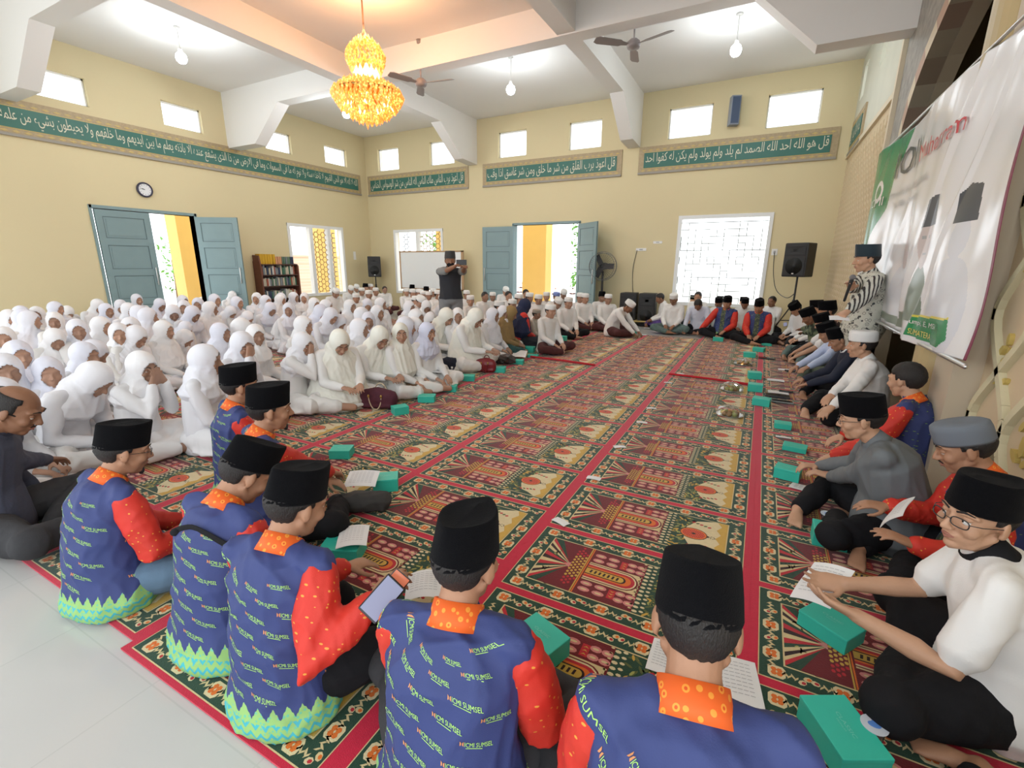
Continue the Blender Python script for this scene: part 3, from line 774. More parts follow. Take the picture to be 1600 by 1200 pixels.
def body_mesh(k, vox=.006, hand_o=None, it=2, feet=True, armthick=1.0, girth=1.0, handopt=None, ears=True):
    b = MB(); add_head(b, k, ears)
    X = k['RC']@V(1, 0, 0)
    b.tube([k['hip']+V(0, 0, -.03), k['hip']+V(0, 0, .04), k['waist'], k['chest'], k['neck']+k['RC']@V(0, 0, -.06)], [(.12, .09), (.13*girth, .10*girth), (.115*girth, .085*girth), (.13, .090), (.080, .050)], 16, flat=V(1, 0, 0))
    b.tube([k['SL'].lerp(k['SR'], .08), k['neck']+k['RC']@V(0, 0, -.05), k['SR'].lerp(k['SL'], .08)], [.034, .045, .034], 12)
    for s, n in ((1, 'R'), (-1, 'L')):
        a = armthick
        E_, W_ = k['E'+n], k['W'+n]
        m_ = E_.lerp(W_, .35)
        b.tube([k['S'+n], k['S'+n].lerp(E_, .5), E_, m_, W_.lerp(E_, .15), W_], [.036*a, .041*a, .036*a, .037*a, .027*a, .025*a], 12)
        ho = (hand_o or {}).get(n, {})
        d = (W_-E_).normalized()
        dd = Vector(ho.get('d', d)); nn = Vector(ho.get('n', V(0, 0, -1)-d*.1)); cu = ho.get('curl', .55)
        q = dd.normalized().cross((nn-dd*nn.dot(dd)/dd.dot(dd)).normalized())
        # thumbs point towards the body's middle when the palm faces down
        sgn = ho.get('s')
        if sgn is None: sgn = 1 if q.dot(k['RC']@V(-s, 0, 0)) > 0 else -1
        add_hand(b, W_, dd, nn, sgn, cu, spread=ho.get('spread', 1))
    for s, n in ((1, 'R'), (-1, 'L')):
        P, K, A, T = k['P'+n], k['K'+n], k['A'+n], k['T'+n]
        b.tube([P, P.lerp(K, .85), K, K.lerp(A, .25), K.lerp(A, .5), A], [.070, .046, .040, .044, .044, .034], 12)
        if feet:
            d = (T-A); d.z *= .3; d = d.normalized(); heel = A-d*.04+V(0, 0, -.012); ball_ = A+d*.125; ball_.z = T.z
            up_ = V(0, 0, 1); sd = d.cross(up_).normalized()
            b.tube([heel, A+d*.02+V(0, 0, -.01), A+d*.075+V(0, 0, -.008), ball_], [(.027, .030), (.030, .032), (.036, .024), (.040, .016)], 12, flat=sd)
            for i, (o, L_) in enumerate(((.028, .045), (.012, .040), (-.003, .036), (-.017, .031), (-.030, .026))):
                o *= (1 if n == 'L' else -1)*(1)
                p0 = ball_+sd*o*1.05-d*.004; b.tube([p0, p0+d*L_*.6+V(0, 0, .002), p0+d*L_-V(0, 0, .004)], [.011, .0095 if i else .0125, .0085 if i else .011], 8, cap=2)
    me = remesh(b, vox, it)
    return me

def get_co(me):
    a = np.empty(len(me.vertices)*3, np.float32); me.vertices.foreach_get('co', a); return a.reshape(-1, 3)
def set_co(me, a): me.vertices.foreach_set('co', a.astype(np.float32).ravel()); me.update()
def get_no(me):
    a = np.empty(len(me.vertices)*3, np.float32); me.vertices.foreach_get('normal', a); return a.reshape(-1, 3)
_P = np.random.RandomState(5)
_DIR = _P.normal(size=(24, 3)); _PH = _P.uniform(0, 6.28, 24)
def folds(me, amp=.006, freq=22, seed=0, stretch=(1, 1, .45), floor=.003, mask=None):
    """cloth folds: sharpened waves running mostly downwards"""
    co = get_co(me); no = get_no(me); st = np.array(stretch)
    tot = np.zeros(len(co)); r = np.random.RandomState(seed+11)
    warp = np.sin((co@(r.normal(size=3)*9))+1)*.9+np.sin(co@(r.normal(size=3)*14))*.5
    for i in range(6):
        d = r.normal(size=3)*st; d /= np.linalg.norm(d)
        w = np.sin(co@(d*freq*r.uniform(.6, 1.5))+r.uniform(0, 6.28)+warp*1.6)
        tot += (1-np.abs(w))**2*r.uniform(.5, 1)-.35
    tot *= amp/2
    if mask is not None: tot *= mask(co)
    co = co+no*tot[:, None]
    if floor is not None: co[:, 2] = np.maximum(co[:, 2], floor)
    set_co(me, co)

def shirt_mesh(k, vox=.009, sleeves='long', girth=1.0, hem=.03, torso=True, amp=.006, seed=0, hemr=1.0, cuff=.93, sl=1.0):
    b = MB(); g = girth
    if torso:
        low = V(0, -.01, hem) if k['pose'] != 'stand' else k['hip']+V(0, 0, hem)
        b.tube([low, k['hip'].lerp(low, .5) if k['pose'] != 'stand' else k['hip']+V(0, 0, hem*.5), k['hip']+V(0, 0, .05), k['waist'], k['chest'], k['neck']+k['RC']@V(0, 0, -.055), k['neck']+k['RC']@V(0, .002, -.020)],
               [(.205*hemr, .155*hemr), (.20*g*hemr, .16*g), (.185*g, .148*g), (.168*g, .132*g), (.178*g, .125*g), (.158, .098), (.068, .064)], 20, flat=V(1, 0, 0), cap=2)
        b.tube([k['SL'].lerp(k['SR'], .01), k['neck']+k['RC']@V(-.07, -.004, -.052), k['neck']+k['RC']@V(0, -.002, -.052), k['neck']+k['RC']@V(.07, -.004, -.052), k['SR'].lerp(k['SL'], .01)], [.060, .058, .054, .058, .060], 14)
    for n in (sleeves if isinstance(sleeves, (tuple, list)) else (('R', 'L') if sleeves in ('long', 'short') else ())):
        pass
    def sleeve(n, L_):
        S, E_, W_ = k['S'+n], k['E'+n], k['W'+n]
        if L_ == 'long': b.tube([S, S.lerp(E_, .25), S.lerp(E_, .5), E_, E_.lerp(W_, .5), E_.lerp(W_, cuff)], [.056*sl, .064*sl, .064*sl, .058*sl, .052*sl, .042*sl], 14, cap=2)
        else: b.tube([S, S.lerp(E_, .25), S.lerp(E_, .5), S.lerp(E_, .80)], [.056, .064, .066, .068], 14, cap=1)
    if sleeves in ('long', 'short'): sleeve('R', sleeves); sleeve('L', sleeves)
    if sleeves in ('R', 'L'): sleeve(sleeves, 'long')
    me = remesh(b, vox, 11); folds(me, amp, seed=seed); return me
def sleeve_mesh(k, n, vox=.009, seed=0, amp=.008, puff=1.12, cuff=.93):
    b = MB(); S, E_, W_ = k['S'+n], k['E'+n], k['W'+n]
    b.tube([S.lerp(E_, .08), S.lerp(E_, .3), S.lerp(E_, .55), E_, E_.lerp(W_, .5), E_.lerp(W_, cuff)], [.056*puff, .064*puff, .068*puff, .064*puff, .056*puff, .043*puff], 14, cap=2)
    me = remesh(b, vox, 5); folds(me, amp, seed=seed, freq=30, stretch=(1, 1, 1)); return me
def trousers_mesh(k, vox=.01, fat=1.0, seed=1, sarong=False, amp=.006):
    b = MB()
    b.ball(k['hip']+V(0, 0, -.02), (.175*fat, .14*fat, .10))
    for n in 'RL':
        P, K, A = k['P'+n], k['K'+n], k['A'+n]
        b.tube([P, P.lerp(K, .5), K, K.lerp(A, .5), K.lerp(A, .90)], [.105*fat, .095*fat, .078*fat, .068*fat, .055*fat], 14, cap=2); b.ball(K, .079*fat)
    if sarong:
        if k['pose'] == 'stand': b.tube([k['hip'], V(0, 0, .5), V(0, 0, .14)], [(.18, .14), (.19, .15), (.2, .15)], 18, flat=V(1, 0, 0))
        else: b.ball(V(0, .17, .065), (.30, .20, .062))
    me = remesh(b, vox, 5); folds(me, amp, seed=seed, freq=26, stretch=(1, 1, 1)); return me
def skirt_mesh(k, vox=.014, seed=1, wide=1.0):
    b = MB(); b.ball(k['hip']+V(0, .0, -.02), (.21, .18, .12))
    for n in 'RL':
        P, K, A = k['P'+n], k['K'+n], k['A'+n]
        b.tube([P, P.lerp(K, .5), K, K.lerp(A, .6)], [.12, .11, .09, .07], 12, cap=2)
    b.ball(V(0, .16, .055), (.37*wide, .27, .055)); me = remesh(b, vox, 5); folds(me, .010, seed=seed, freq=20, stretch=(1, 1, .6)); return me

def hijab_mesh(k, length='chest', vox=.011, seed=0, amp=.013, face=(.054, .077), wide=1.08):
    H, c = k['H'], k['hc']; b = MB(); L_ = lambda x, y, z: c+H@V(x, y, z)
    b.ball(L_(0, -.014, .020), (.097, .116, .118), H); b.ball(L_(0, .010, -.05), (.090, .088, .080), H)
    n0 = k['neck']; R = k['RC']
    b.tube([L_(0, -.005, -.05), k['hb'], n0+R@V(0, .01, -.03)], [.094, .106, .135], 16)
    dn = [n0+R@V(0, 0, .0), n0+R@V(0, .012, -.07), k['chest']+R@V(0, .02, .0)]
    rr = [(.10*wide, .095), (.215*wide, .13), (.225*wide, .165)]
    if length in ('long', 'mukena'): dn.append(k['waist']+V(0, .035, -.02)); rr.append((.26*wide, .205))
    if length == 'mukena': dn += [V(0, .07, .16), V(0, .10, .03)]; rr += [(.32, .25), (.38, .32)]
    b.tube(dn, rr, 22, flat=V(1, 0, 0), cap=1)
    me = remesh(b, vox, 4)
    hz = c.z
    def mk_(co):
        q = (co-np.array(c))@np.array(H)   # to head space
        return np.where(q[:, 2] > -.04, .22, 1.0)
    folds(me, amp, freq=25, seed=seed, stretch=(1, 1, .14), mask=mk_)
    co = get_co(me); q = (co-np.array(c))@np.array(H)
    e = (q[:, 0]/face[0])**2+((q[:, 2]+.008)/face[1])**2
    inside = (q[:, 1] > .02) & (e < 1)
    q[inside] *= np.array([.98, .50, .98])
    rim = (q[:, 1] > .03) & (e >= 1) & (e < 1.5); q[rim, 1] *= 1.03
    co = q@np.array(H).T+np.array(c); co[:, 2] = np.maximum(co[:, 2], .003)
    set_co(me, co); return me

def hat_mesh(k, kind='peci', seed=0):
    H, c = k['H'], k['hc']; b = MB(); n = 36
    if kind == 'peci': Z = [(.030, .078, .098, 0), (.028, .0825, .1025, 0), (.034, .0845, .1045, 0), (.080, .0815, .104, .18), (.136, .076, .104, .36), (.144, .073, .101, .40), (.143, .067, .094, .40), (.136, .045, .072, .3), (.140, .006, .045, .1)]
    elif kind == 'kufi': Z = [(.042, .079, .098, 0), (.040, .0835, .1025, 0), (.048, .085, .104, 0), (.095, .083, .102, 0), (.114, .078, .097, 0), (.122, .066, .084, 0), (.127, .04, .055, 0), (.128, .01, .015, 0)]
    else: Z = [(.035, .079, .098, 0), (.033, .084, .1035, 0), (.045, .086, .106, 0), (.095, .086, .106, 0), (.118, .083, .102, 0), (.126, .072, .09, 0), (.126, .04, .055, 0), (.126, .01, .015, 0)]
    vs = []
    for z, a, b2, p in Z:
        for i in range(n):
            t = 2*PI*i/n; x = a*math.cos(t)*(1-p*math.sin(t)**2); y = b2*math.sin(t)
            tilt = .012*math.sin(t)*(1 if kind == 'peci' else .6)
            vs.append(c+H@V(x, y-.010, z+tilt+(.004*abs(math.cos(t))*-1 if kind == 'peci' and z > .1 else 0)))
    fs = [tuple(reversed(range(n))), tuple(range((len(Z)-1)*n, len(Z)*n))]
    for j in range(len(Z)-1):
        for i in range(n): fs.append((j*n+i, j*n+(i+1) % n, (j+1)*n+(i+1) % n, (j+1)*n+i))
    b.add(vs, fs); me = b.mesh('hat'); me.polygons.foreach_set('use_smooth', [True]*len(me.polygons))
    return me
def hair_mesh(k, kind='short', vol=1.0, hat=False):
    H, c = k['H'], k['hc']; b = MB()
    r = (.0805*vol, .101*vol, .094*vol)
    b.ball(V(0, -.014, .032), r, None, 40, 28); me = b.mesh('hair'); co = get_co(me)
    x, y, z = co[:, 0], co[:, 1], co[:, 2]
    if kind == 'bald': keep = (((y < .0) & (z > -.05)) | ((y < .03) & (z > .0))) & (z < .085)
    elif kind == 'bun': keep = ((y < -.0) & (z > -.06)) | ((y < .04) & (z > .03)) | (z > .085)
    else: keep = ((y < -.035) & (z > -.062)) | ((y >= -.035) & (y < .03) & (z > .008)) | ((y < .058) & (z > .045)) | (z > .088)
    if hat: keep = keep & (z < .040-.05*(y < 0)*0)
    ctr = np.array([0, -.014, .032]); d = co-ctr
    co = np.where(keep[:, None], ctr+d*(1+.02*np.sin(x*300+y*210)[:, None]*np.cos(z*260)[:, None]), ctr+d*.80)
    co = co@np.array(H).T+np.array(c); set_co(me, co)
    me.polygons.foreach_set('use_smooth', [True]*len(me.polygons)); return me

def collar_mesh(k, h=.027, r=.062):
    b = MB(); R = k['RC']; up_ = (k['hb']-k['neck']).normalized(); base = k['neck']+R@V(0, .005, -.014)
    prof = [(r-.004, -.034), (r+.012, -.038), (r+.007, -.012), (r+.002, h), (r-.004, h+.001), (r-.009, h*.5)]
    n = 28; vs = []
    X_ = R@V(1, 0, 0); Y_ = up_.cross(X_); 
    for q, z in prof:
        for i in range(n):
            t = 2*PI*i/n; vs.append(base+X_*(q*math.cos(t)*1.05)+Y_*(q*math.sin(t)*1.0)+up_*(z-.012*max(0, math.sin(t))))
    fs = []
    K = len(prof)
    for j in range(K):
        for i in range(n): fs.append((j*n+i, j*n+(i+1) % n, ((j+1) % K)*n+(i+1) % n, ((j+1) % K)*n+i))
    b.add(vs, fs); me = b.mesh('collar'); me.polygons.foreach_set('use_smooth', [True]*len(me.polygons)); return me

# --- materials for people
skinm = mat('skin', (.40, .21, .125), .5, var=.10, vscale=18, bump=.08, bscale=140, spec=.35)
skind = mat('skin_dark', (.26, .125, .07), .5, var=.10, vscale=18, bump=.08, bscale=140, spec=.35)
skinl = mat('skin_light', (.52, .30, .19), .5, var=.08, vscale=18, bump=.08, bscale=140, spec=.35)
skinc = mat('skin_crowd', (.47, .265, .175), .55, rand=.35)
velvet = mat('black_velvet', (.0045, .0045, .0055), .95, sheen=.03, spec=.06, bump=.4, bscale=400)
hairm = mat('black_hair', (.014, .011, .010), .6, bump=.6, bscale=300, stretch=(1, 1, .3))
wcloth = mat('white_cloth', (.80, .79, .77), .85, rand=.0, bump=.06, bscale=200, sheen=.1)
wveil = mat('white_veil', (.83, .82, .82), .85, rand=1, cdir=(.70, .71, .80), bump=.05, bscale=120)
wdress = mat('white_dress', (.80, .78, .74), .85, rand=1, cdir=(.72, .72, .76), bump=.05, bscale=120)
cream_veil = mat('cream_veil', (.80, .79, .71), .85, bump=.05, bscale=120)
lav_veil = mat('lavender_veil', (.66, .68, .82), .85, bump=.05, bscale=120)
wcap = mat('white_knit_cap', (.82, .82, .80), .9, bump=.5, bscale=220)
blackc = mat('black_cloth', (.012, .012, .014), .9, bump=.1, bscale=150, spec=.2)
charc = mat('charcoal_cloth', (.045, .045, .048), .9, bump=.15, bscale=160, spec=.2)
denim = mat('faded_denim', (.10, .17, .25), .85, var=.25, vscale=12, bump=.2, bscale=300)
maroonc = mat('maroon_sarong', (.075, .02, .02), .9, var=.3, vscale=20)
greenc = mat('grey_green_sarong', (.10, .15, .14), .9, var=.5, vscale=30)
purple = mat('purple_sarong', (.09, .05, .22), .9, var=.2, vscale=20)
greys = mat('grey_shirt', (.14, .155, .165), .75, bump=.1, bscale=200)
dkshirt = mat('dark_check_shirt', (.055, .06, .09), .85, var=.2, vscale=60, bump=.15, bscale=150)
eyew = mat('eye_white', (.75, .73, .70), .3); eyeb = mat('eye_iris', (.02, .012, .008), .2)
lipm = mat('lips', (.36, .14, .10), .5)
def nodes_mix(mt, build):
    n = mt.node_tree; build(n, n.nodes['Principled BSDF'], n.links.new)
def vmath(n, op, a, b_=None, c_=None):
    m_ = n.nodes.new('ShaderNodeMath'); m_.operation = op
    for i, x in enumerate((a, b_, c_)):
        if x is None: continue
        if isinstance(x, (int, float)): m_.inputs[i].default_value = x
        else: n.links.new(x, m_.inputs[i])
    return m_.outputs[0]
def vmix(n, fac, a, b_):
    m_ = n.nodes.new('ShaderNodeMix'); m_.data_type = 'RGBA'
    for i, x in ((0, fac), (6, a), (7, b_)):
        if isinstance(x, tuple): m_.inputs[i].default_value = (*x, 1)
        elif isinstance(x, (int, float)): m_.inputs[i].default_value = x
        else: n.links.new(x, m_.inputs[i])
    return m_.outputs[2]
def coord(n, scale=(1, 1, 1), rot=(0, 0, 0)):
    tc = n.nodes.new('ShaderNodeTexCoord'); mp = n.nodes.new('ShaderNodeMapping'); mp.inputs['Scale'].default_value = scale; mp.inputs['Rotation'].default_value = rot
    n.links.new(tc.outputs['Object'], mp.inputs[0]); return mp.outputs[0]
def voro(n, vec, scale, out='Distance', rnd_=1.0):
    v = n.nodes.new('ShaderNodeTexVoronoi'); v.inputs['Scale'].default_value = scale; v.inputs['Randomness'].default_value = rnd_; n.links.new(vec, v.inputs['Vector']); return v.outputs[out]
NAVY = (.030, .046, .165)
def batik_navy(name, dashes):
    mt = mat(name, NAVY, .7, bump=.08, bscale=300)
    def f(n, p, L):
        c = coord(n); sx = n.nodes.new('ShaderNodeSeparateXYZ'); L(c, sx.inputs[0])
        s_ = vmath(n, 'ADD', sx.outputs[0], vmath(n, 'MULTIPLY', sx.outputs[1], .8))
        tri = vmath(n, 'PINGPONG', s_, .028)
        fine = vmath(n, 'MULTIPLY', vmath(n, 'PINGPONG', s_, .006), .8)
        h = vmath(n, 'SUBTRACT', vmath(n, 'ADD', vmath(n, 'MULTIPLY', tri, 1.35), .090), fine)
        low = vmath(n, 'LESS_THAN', sx.outputs[2], h)
        zig = vmath(n, 'SINE', vmath(n, 'MULTIPLY', vmath(n, 'ADD', sx.outputs[2], vmath(n, 'PINGPONG', s_, .02)), 170))
        blue = vmath(n, 'GREATER_THAN', zig, .45)
        bot = vmath(n, 'LESS_THAN', sx.outputs[2], .075)
        g = vmix(n, vmath(n, 'MULTIPLY', blue, bot), (.27, .48, .15), (.05, .38, .44))
        dots = vmath(n, 'LESS_THAN', voro(n, c, 70), .32)
        g2 = vmix(n, vmath(n, 'MULTIPLY', dots, .55), g, (.03, .45, .42))
        base = NAVY
        mid = vmath(n, 'MULTIPLY', vmath(n, 'LESS_THAN', vmath(n, 'ABSOLUTE', sx.outputs[0]), .042), vmath(n, 'GREATER_THAN', sx.outputs[1], .05))
        if dashes:
            d = vmath(n, 'LESS_THAN', voro(n, coord(n, (9, 9, 34), (.15, .25, 0)), 2.3), .17)
            base = vmix(n, d, NAVY, (.20, .36, .06))
        pk = vmix(n, vmath(n, 'LESS_THAN', voro(n, c, 45), .35), (.05, .07, .05), (.20, .24, .08))
        L(vmix(n, mid, vmix(n, low, base, g2), pk), p.inputs['Base Color'])
    nodes_mix(mt, f); return mt
bnavy = batik_navy('batik_navy', False); bnavy_d = batik_navy('batik_navy_dashed', True)
bred = mat('batik_red', (.62, .03, .015), .65, bump=.08, bscale=300)
def f(n, p, L):
    d = vmath(n, 'LESS_THAN', voro(n, coord(n, (11, 30, 30), (.5, .6, .4)), 1.6), .16)
    nz = n.nodes.new('ShaderNodeTexNoise'); nz.inputs['Scale'].default_value = 8; L(coord(n), nz.inputs[0])
    L(vmix(n, d, vmix(n, nz.outputs[0], (.62, .018, .012), (.56, .04, .018)), (.72, .30, .04)), p.inputs['Base Color'])
nodes_mix(bred, f)
borange = mat('batik_orange', (.80, .17, .015), .65)
def f(n, p, L):
    v = voro(n, coord(n), 48, rnd_=.4); d = vmath(n, 'LESS_THAN', v, .34); d2 = vmath(n, 'LESS_THAN', v, .16)
    L(vmix(n, d2, vmix(n, d, (.78, .12, .012), (.86, .32, .04)), (.70, .08, .01)), p.inputs['Base Color'])
nodes_mix(borange, f)
mono = mat('batik_monochrome', (.6, .6, .55), .8)
def f(n, p, L):
    v = voro(n, coord(n), 24); ring = vmath(n, 'MULTIPLY', vmath(n, 'GREATER_THAN', v, .30), vmath(n, 'LESS_THAN', v, .36))
    nz = n.nodes.new('ShaderNodeTexNoise'); nz.inputs['Scale'].default_value = 26; nz.inputs['Detail'].default_value = 2; L(coord(n), nz.inputs[0])
    k_ = vmath(n, 'GREATER_THAN', nz.outputs[0], .62)
    L(vmix(n, vmath(n, 'MAXIMUM', ring, k_), (.58, .58, .50), (.05, .05, .05)), p.inputs['Base Color'])
nodes_mix(mono, f)
monos = mat('batik_striped', (.6, .6, .55), .8)
def f(n, p, L):
    c = coord(n); sx = n.nodes.new('ShaderNodeSeparateXYZ'); L(c, sx.inputs[0])
    a = vmath(n, 'SINE', vmath(n, 'MULTIPLY', vmath(n, 'ADD', sx.outputs[1], vmath(n, 'MULTIPLY', sx.outputs[2], .25)), 185))
    L(vmix(n, vmath(n, 'GREATER_THAN', a, .25), (.60, .60, .53), (.035, .03, .03)), p.inputs['Base Color'])
nodes_mix(monos, f)
camo = mat('camouflage_cloth', (.08, .10, .06), .85)
def f(n, p, L):
    nz = n.nodes.new('ShaderNodeTexNoise'); nz.inputs['Scale'].default_value = 14; nz.inputs['Detail'].default_value = 1; L(coord(n), nz.inputs[0])
    L(vmix(n, vmath(n, 'GREATER_THAN', nz.outputs[0], .54), vmix(n, vmath(n, 'LESS_THAN', nz.outputs[0], .46), (.06, .10, .05), (.02, .03, .02)), (.14, .16, .09)), p.inputs['Base Color'])
nodes_mix(camo, f)
limetxt = mat('print_lime', (.42, .75, .16), .6); orgtxt = mat('print_orange', (.62, .26, .10), .6)

def spine_at(k, z):
    P = [V(0, 0, 0), k['hip'], k['waist'], k['chest'], k['neck'], k['hb']]
    for a, b_ in zip(P, P[1:]):
        if a.z <= z <= b_.z: t = (z-a.z)/(b_.z-a.z+1e-9); return a.lerp(b_, t)
    return P[-1]
def shirt_print(k, me, zlo=.165, dz=.054, gap=.132, tw=.088):
    """slanted rows of the words printed on the vest, laid on the cloth"""
    bvh = BVHTree.FromPolygons([v.co for v in me.vertices], [p.vertices for p in me.polygons])
    b = MB(); zhi = k['neck'].z+.0; row = 0; z = zlo
    Rm = .165
    def surf(th, z_, off=.0016):
        zt = k['neck'].z-.13; el = max(0, (z_-zt)/.16); A = spine_at(k, min(z_, zt)); d = V(math.cos(th)*math.cos(el), math.sin(th)*math.cos(el), math.sin(el)); o = A+d*.6
        loc, nor, idx, dist = bvh.ray_cast(o, -d, .6)
        return None if loc is None else loc+d*off
    while z < zhi:
        th0 = (row*.37) % 1*gap/Rm
        n = int(2*PI*Rm/gap)
        for i in range(n):
            t0 = th0+i*gap/Rm; ok = True
            def fn(a, q):
                # text falls to the right by about 12 degrees
                zz = z-a*.32+q; p = surf(t0+a/Rm, zz)
                return p if p is not None else Vector((0, 0, .2))
            p0, p1 = surf(t0, z), surf(t0+tw/Rm, z-.02)
            if p0 is None or p1 is None or (p1-p0).length > .14: continue
            put_text(b, 'ICMI SUMSEL', lambda a, q: fn(a+.013, q), width=tw-.013, height=.0125, mi=0)
            b.add([fn(.016, -.0035), fn(.06, -.0035), fn(.06, -.0052), fn(.016, -.0052)], [(0, 3, 2, 1)], 0)
            for (u0, s_) in ((0, 1), (.0105, -1)):
                b.add([fn(u0, 0), fn(u0+.004*s_, .003), fn(u0+.004*s_, .0095), fn(u0, .013)], [(0, 1, 2, 3)], 1)
        z += dz; row += 1
    m2 = b.mesh('print'); return m2

class P_:
    """list of parts (name, mesh, materials, children)"""
    def __init__(s): s.l = []
    def add(s, name, me, mats, kids=None, label=None): s.l.append((name, me, mats if isinstance(mats, (list, tuple)) else [mats], kids or [], label)); return s
def place(parts, label, group, px, ztop, face, top, scale=None, root=None, loc=None, name='person', cat='person'):
    """stand or seat a figure so that the top of its head shows at pixel px"""
    s = ztop/top.z if scale is None else scale
    if loc is None:
        P = at_z(px[0], px[1], top.z*s)
        o = rz(math.radians(face-90))@(Vector((top.x, top.y, 0))*s); loc = (P.x-o.x, P.y-o.y, FZ)
    t = thing(name, label, cat, loc, math.radians(face-90), group); t.scale = (s, s, s)
    for nm, me, mats, kids, lab in parts.l:
        if not me.materials:
            for m_ in mats: me.materials.append(m_)
        o = bpy.data.objects.new(nm, me); link(o); o.parent = t
        if lab: o['label'] = lab
        for nm2, me2, mats2, _, l2 in kids:
            if not me2.materials:
                for m_ in mats2: me2.materials.append(m_)
            c = bpy.data.objects.new(nm2, me2); link(c); c.parent = o
    return t
FZ = .012
def top_of(k, hat): return k['hc']+k['H']@V(0, -.01, {'peci': .151, 'kufi': .130, 'cap': .128, None: .12, 'hijab': .132}[hat])

def face_parts(P, k, brows=True, glasses=False, stache=False, goatee=False, lips=True, look=(0, 0), down=True, lid=None):
    H, c = k['H'], k['hc']; L_ = lambda x, y, z: c+H@V(x, y, z)
    b = MB()
    for s in (-1, 1):
        b = MB(); b.ball(L_(s*.031, .0722, .008), .0130, H, 14, 10, 0)
        b.ball(L_(s*.031+look[0]*.004, .0812, .0075+look[1]*.004), (.0056, .0045, .0056), H, 12, 8, 1)
        P.add('eye', sm(b.mesh('eye')), [eyew, eyeb])
    for s in (-1, 1):   # lids
        b = MB(); b.ball(L_(s*.031, .0722, .008+(.0085 if not down else .004)), (.0155, .0140, .0105 if not down else .0125), H, 14, 10)
        P.add('eyelid', sm(b.mesh('lid')), [skinl if lid is None else lid])
    for s in (-1, 1):
        b = MB(); b.tube([L_(s*.013, .0945, .034), L_(s*.032, .0925, .042), L_(s*.053, .078, .036)], [(.0035, .002), (.004, .002), (.0018, .0015)], 6, flat=H@V(0, 0, 1)); P.add('eyebrow', sm(b.mesh('brow')), [hairm])
    b = MB()
    if stache: b.tube([L_(-.024, .090, -.046), L_(0, .099, -.038), L_(.024, .090, -.046)], [(.002, .002), (.0045, .003), (.002, .002)], 6, flat=H@V(0, 0, 1))
    if goatee: b.ball(L_(0, .078, -.095), (.020, .012, .020), H, 12, 8)
    if stache or goatee: P.add('beard', sm(b.mesh('beard')), [hairm])
    if lips:
        b = MB(); b.tube([L_(-.020, .088, -.0545), L_(-.006, .0965, -.0500), L_(.006, .0965, -.0500), L_(.020, .088, -.0545)], [.0015, .0038, .0038, .0015], 6)
        b.tube([L_(-.019, .088, -.0565), L_(0, .0955, -.0620), L_(.019, .088, -.0565)], [.0015, .0045, .0015], 6)
        P.add('mouth', sm(b.mesh('lips')), [lipm])
    if glasses:
        b = MB(); yy = .106
        for s in (-1, 1):
            cx, cz = s*.033, .006; pts = []
            for i in range(17):
                a = 2*PI*i/16; ex = .024*math.copysign(abs(math.cos(a))**.7, math.cos(a)); ez = .0155*math.copysign(abs(math.sin(a))**.7, math.sin(a))
                pts.append(L_(cx+ex, yy-.01*abs(cx+ex)/.05*1.0, cz+ez))
            b.tube(pts, .0013 if glasses != 'thick' else .0019, 6, cap=1)
            b.tube([L_(s*.057, yy-.012, .012), L_(s*.074, .07, .012), L_(s*.082, .0, .006), L_(s*.080, -.02, -.006)], .0014, 6, cap=1)
        b.tube([L_(-.009, yy-.001, .008), L_(0, yy+.002, .011), L_(.009, yy-.001, .008)], .0013, 6, cap=1)
        P.add('glasses', sm(b.mesh('glasses')), [mat('black_frame', (.02, .02, .02), .3)])
def sm(me): me.polygons.foreach_set('use_smooth', [True]*len(me.polygons)); return me
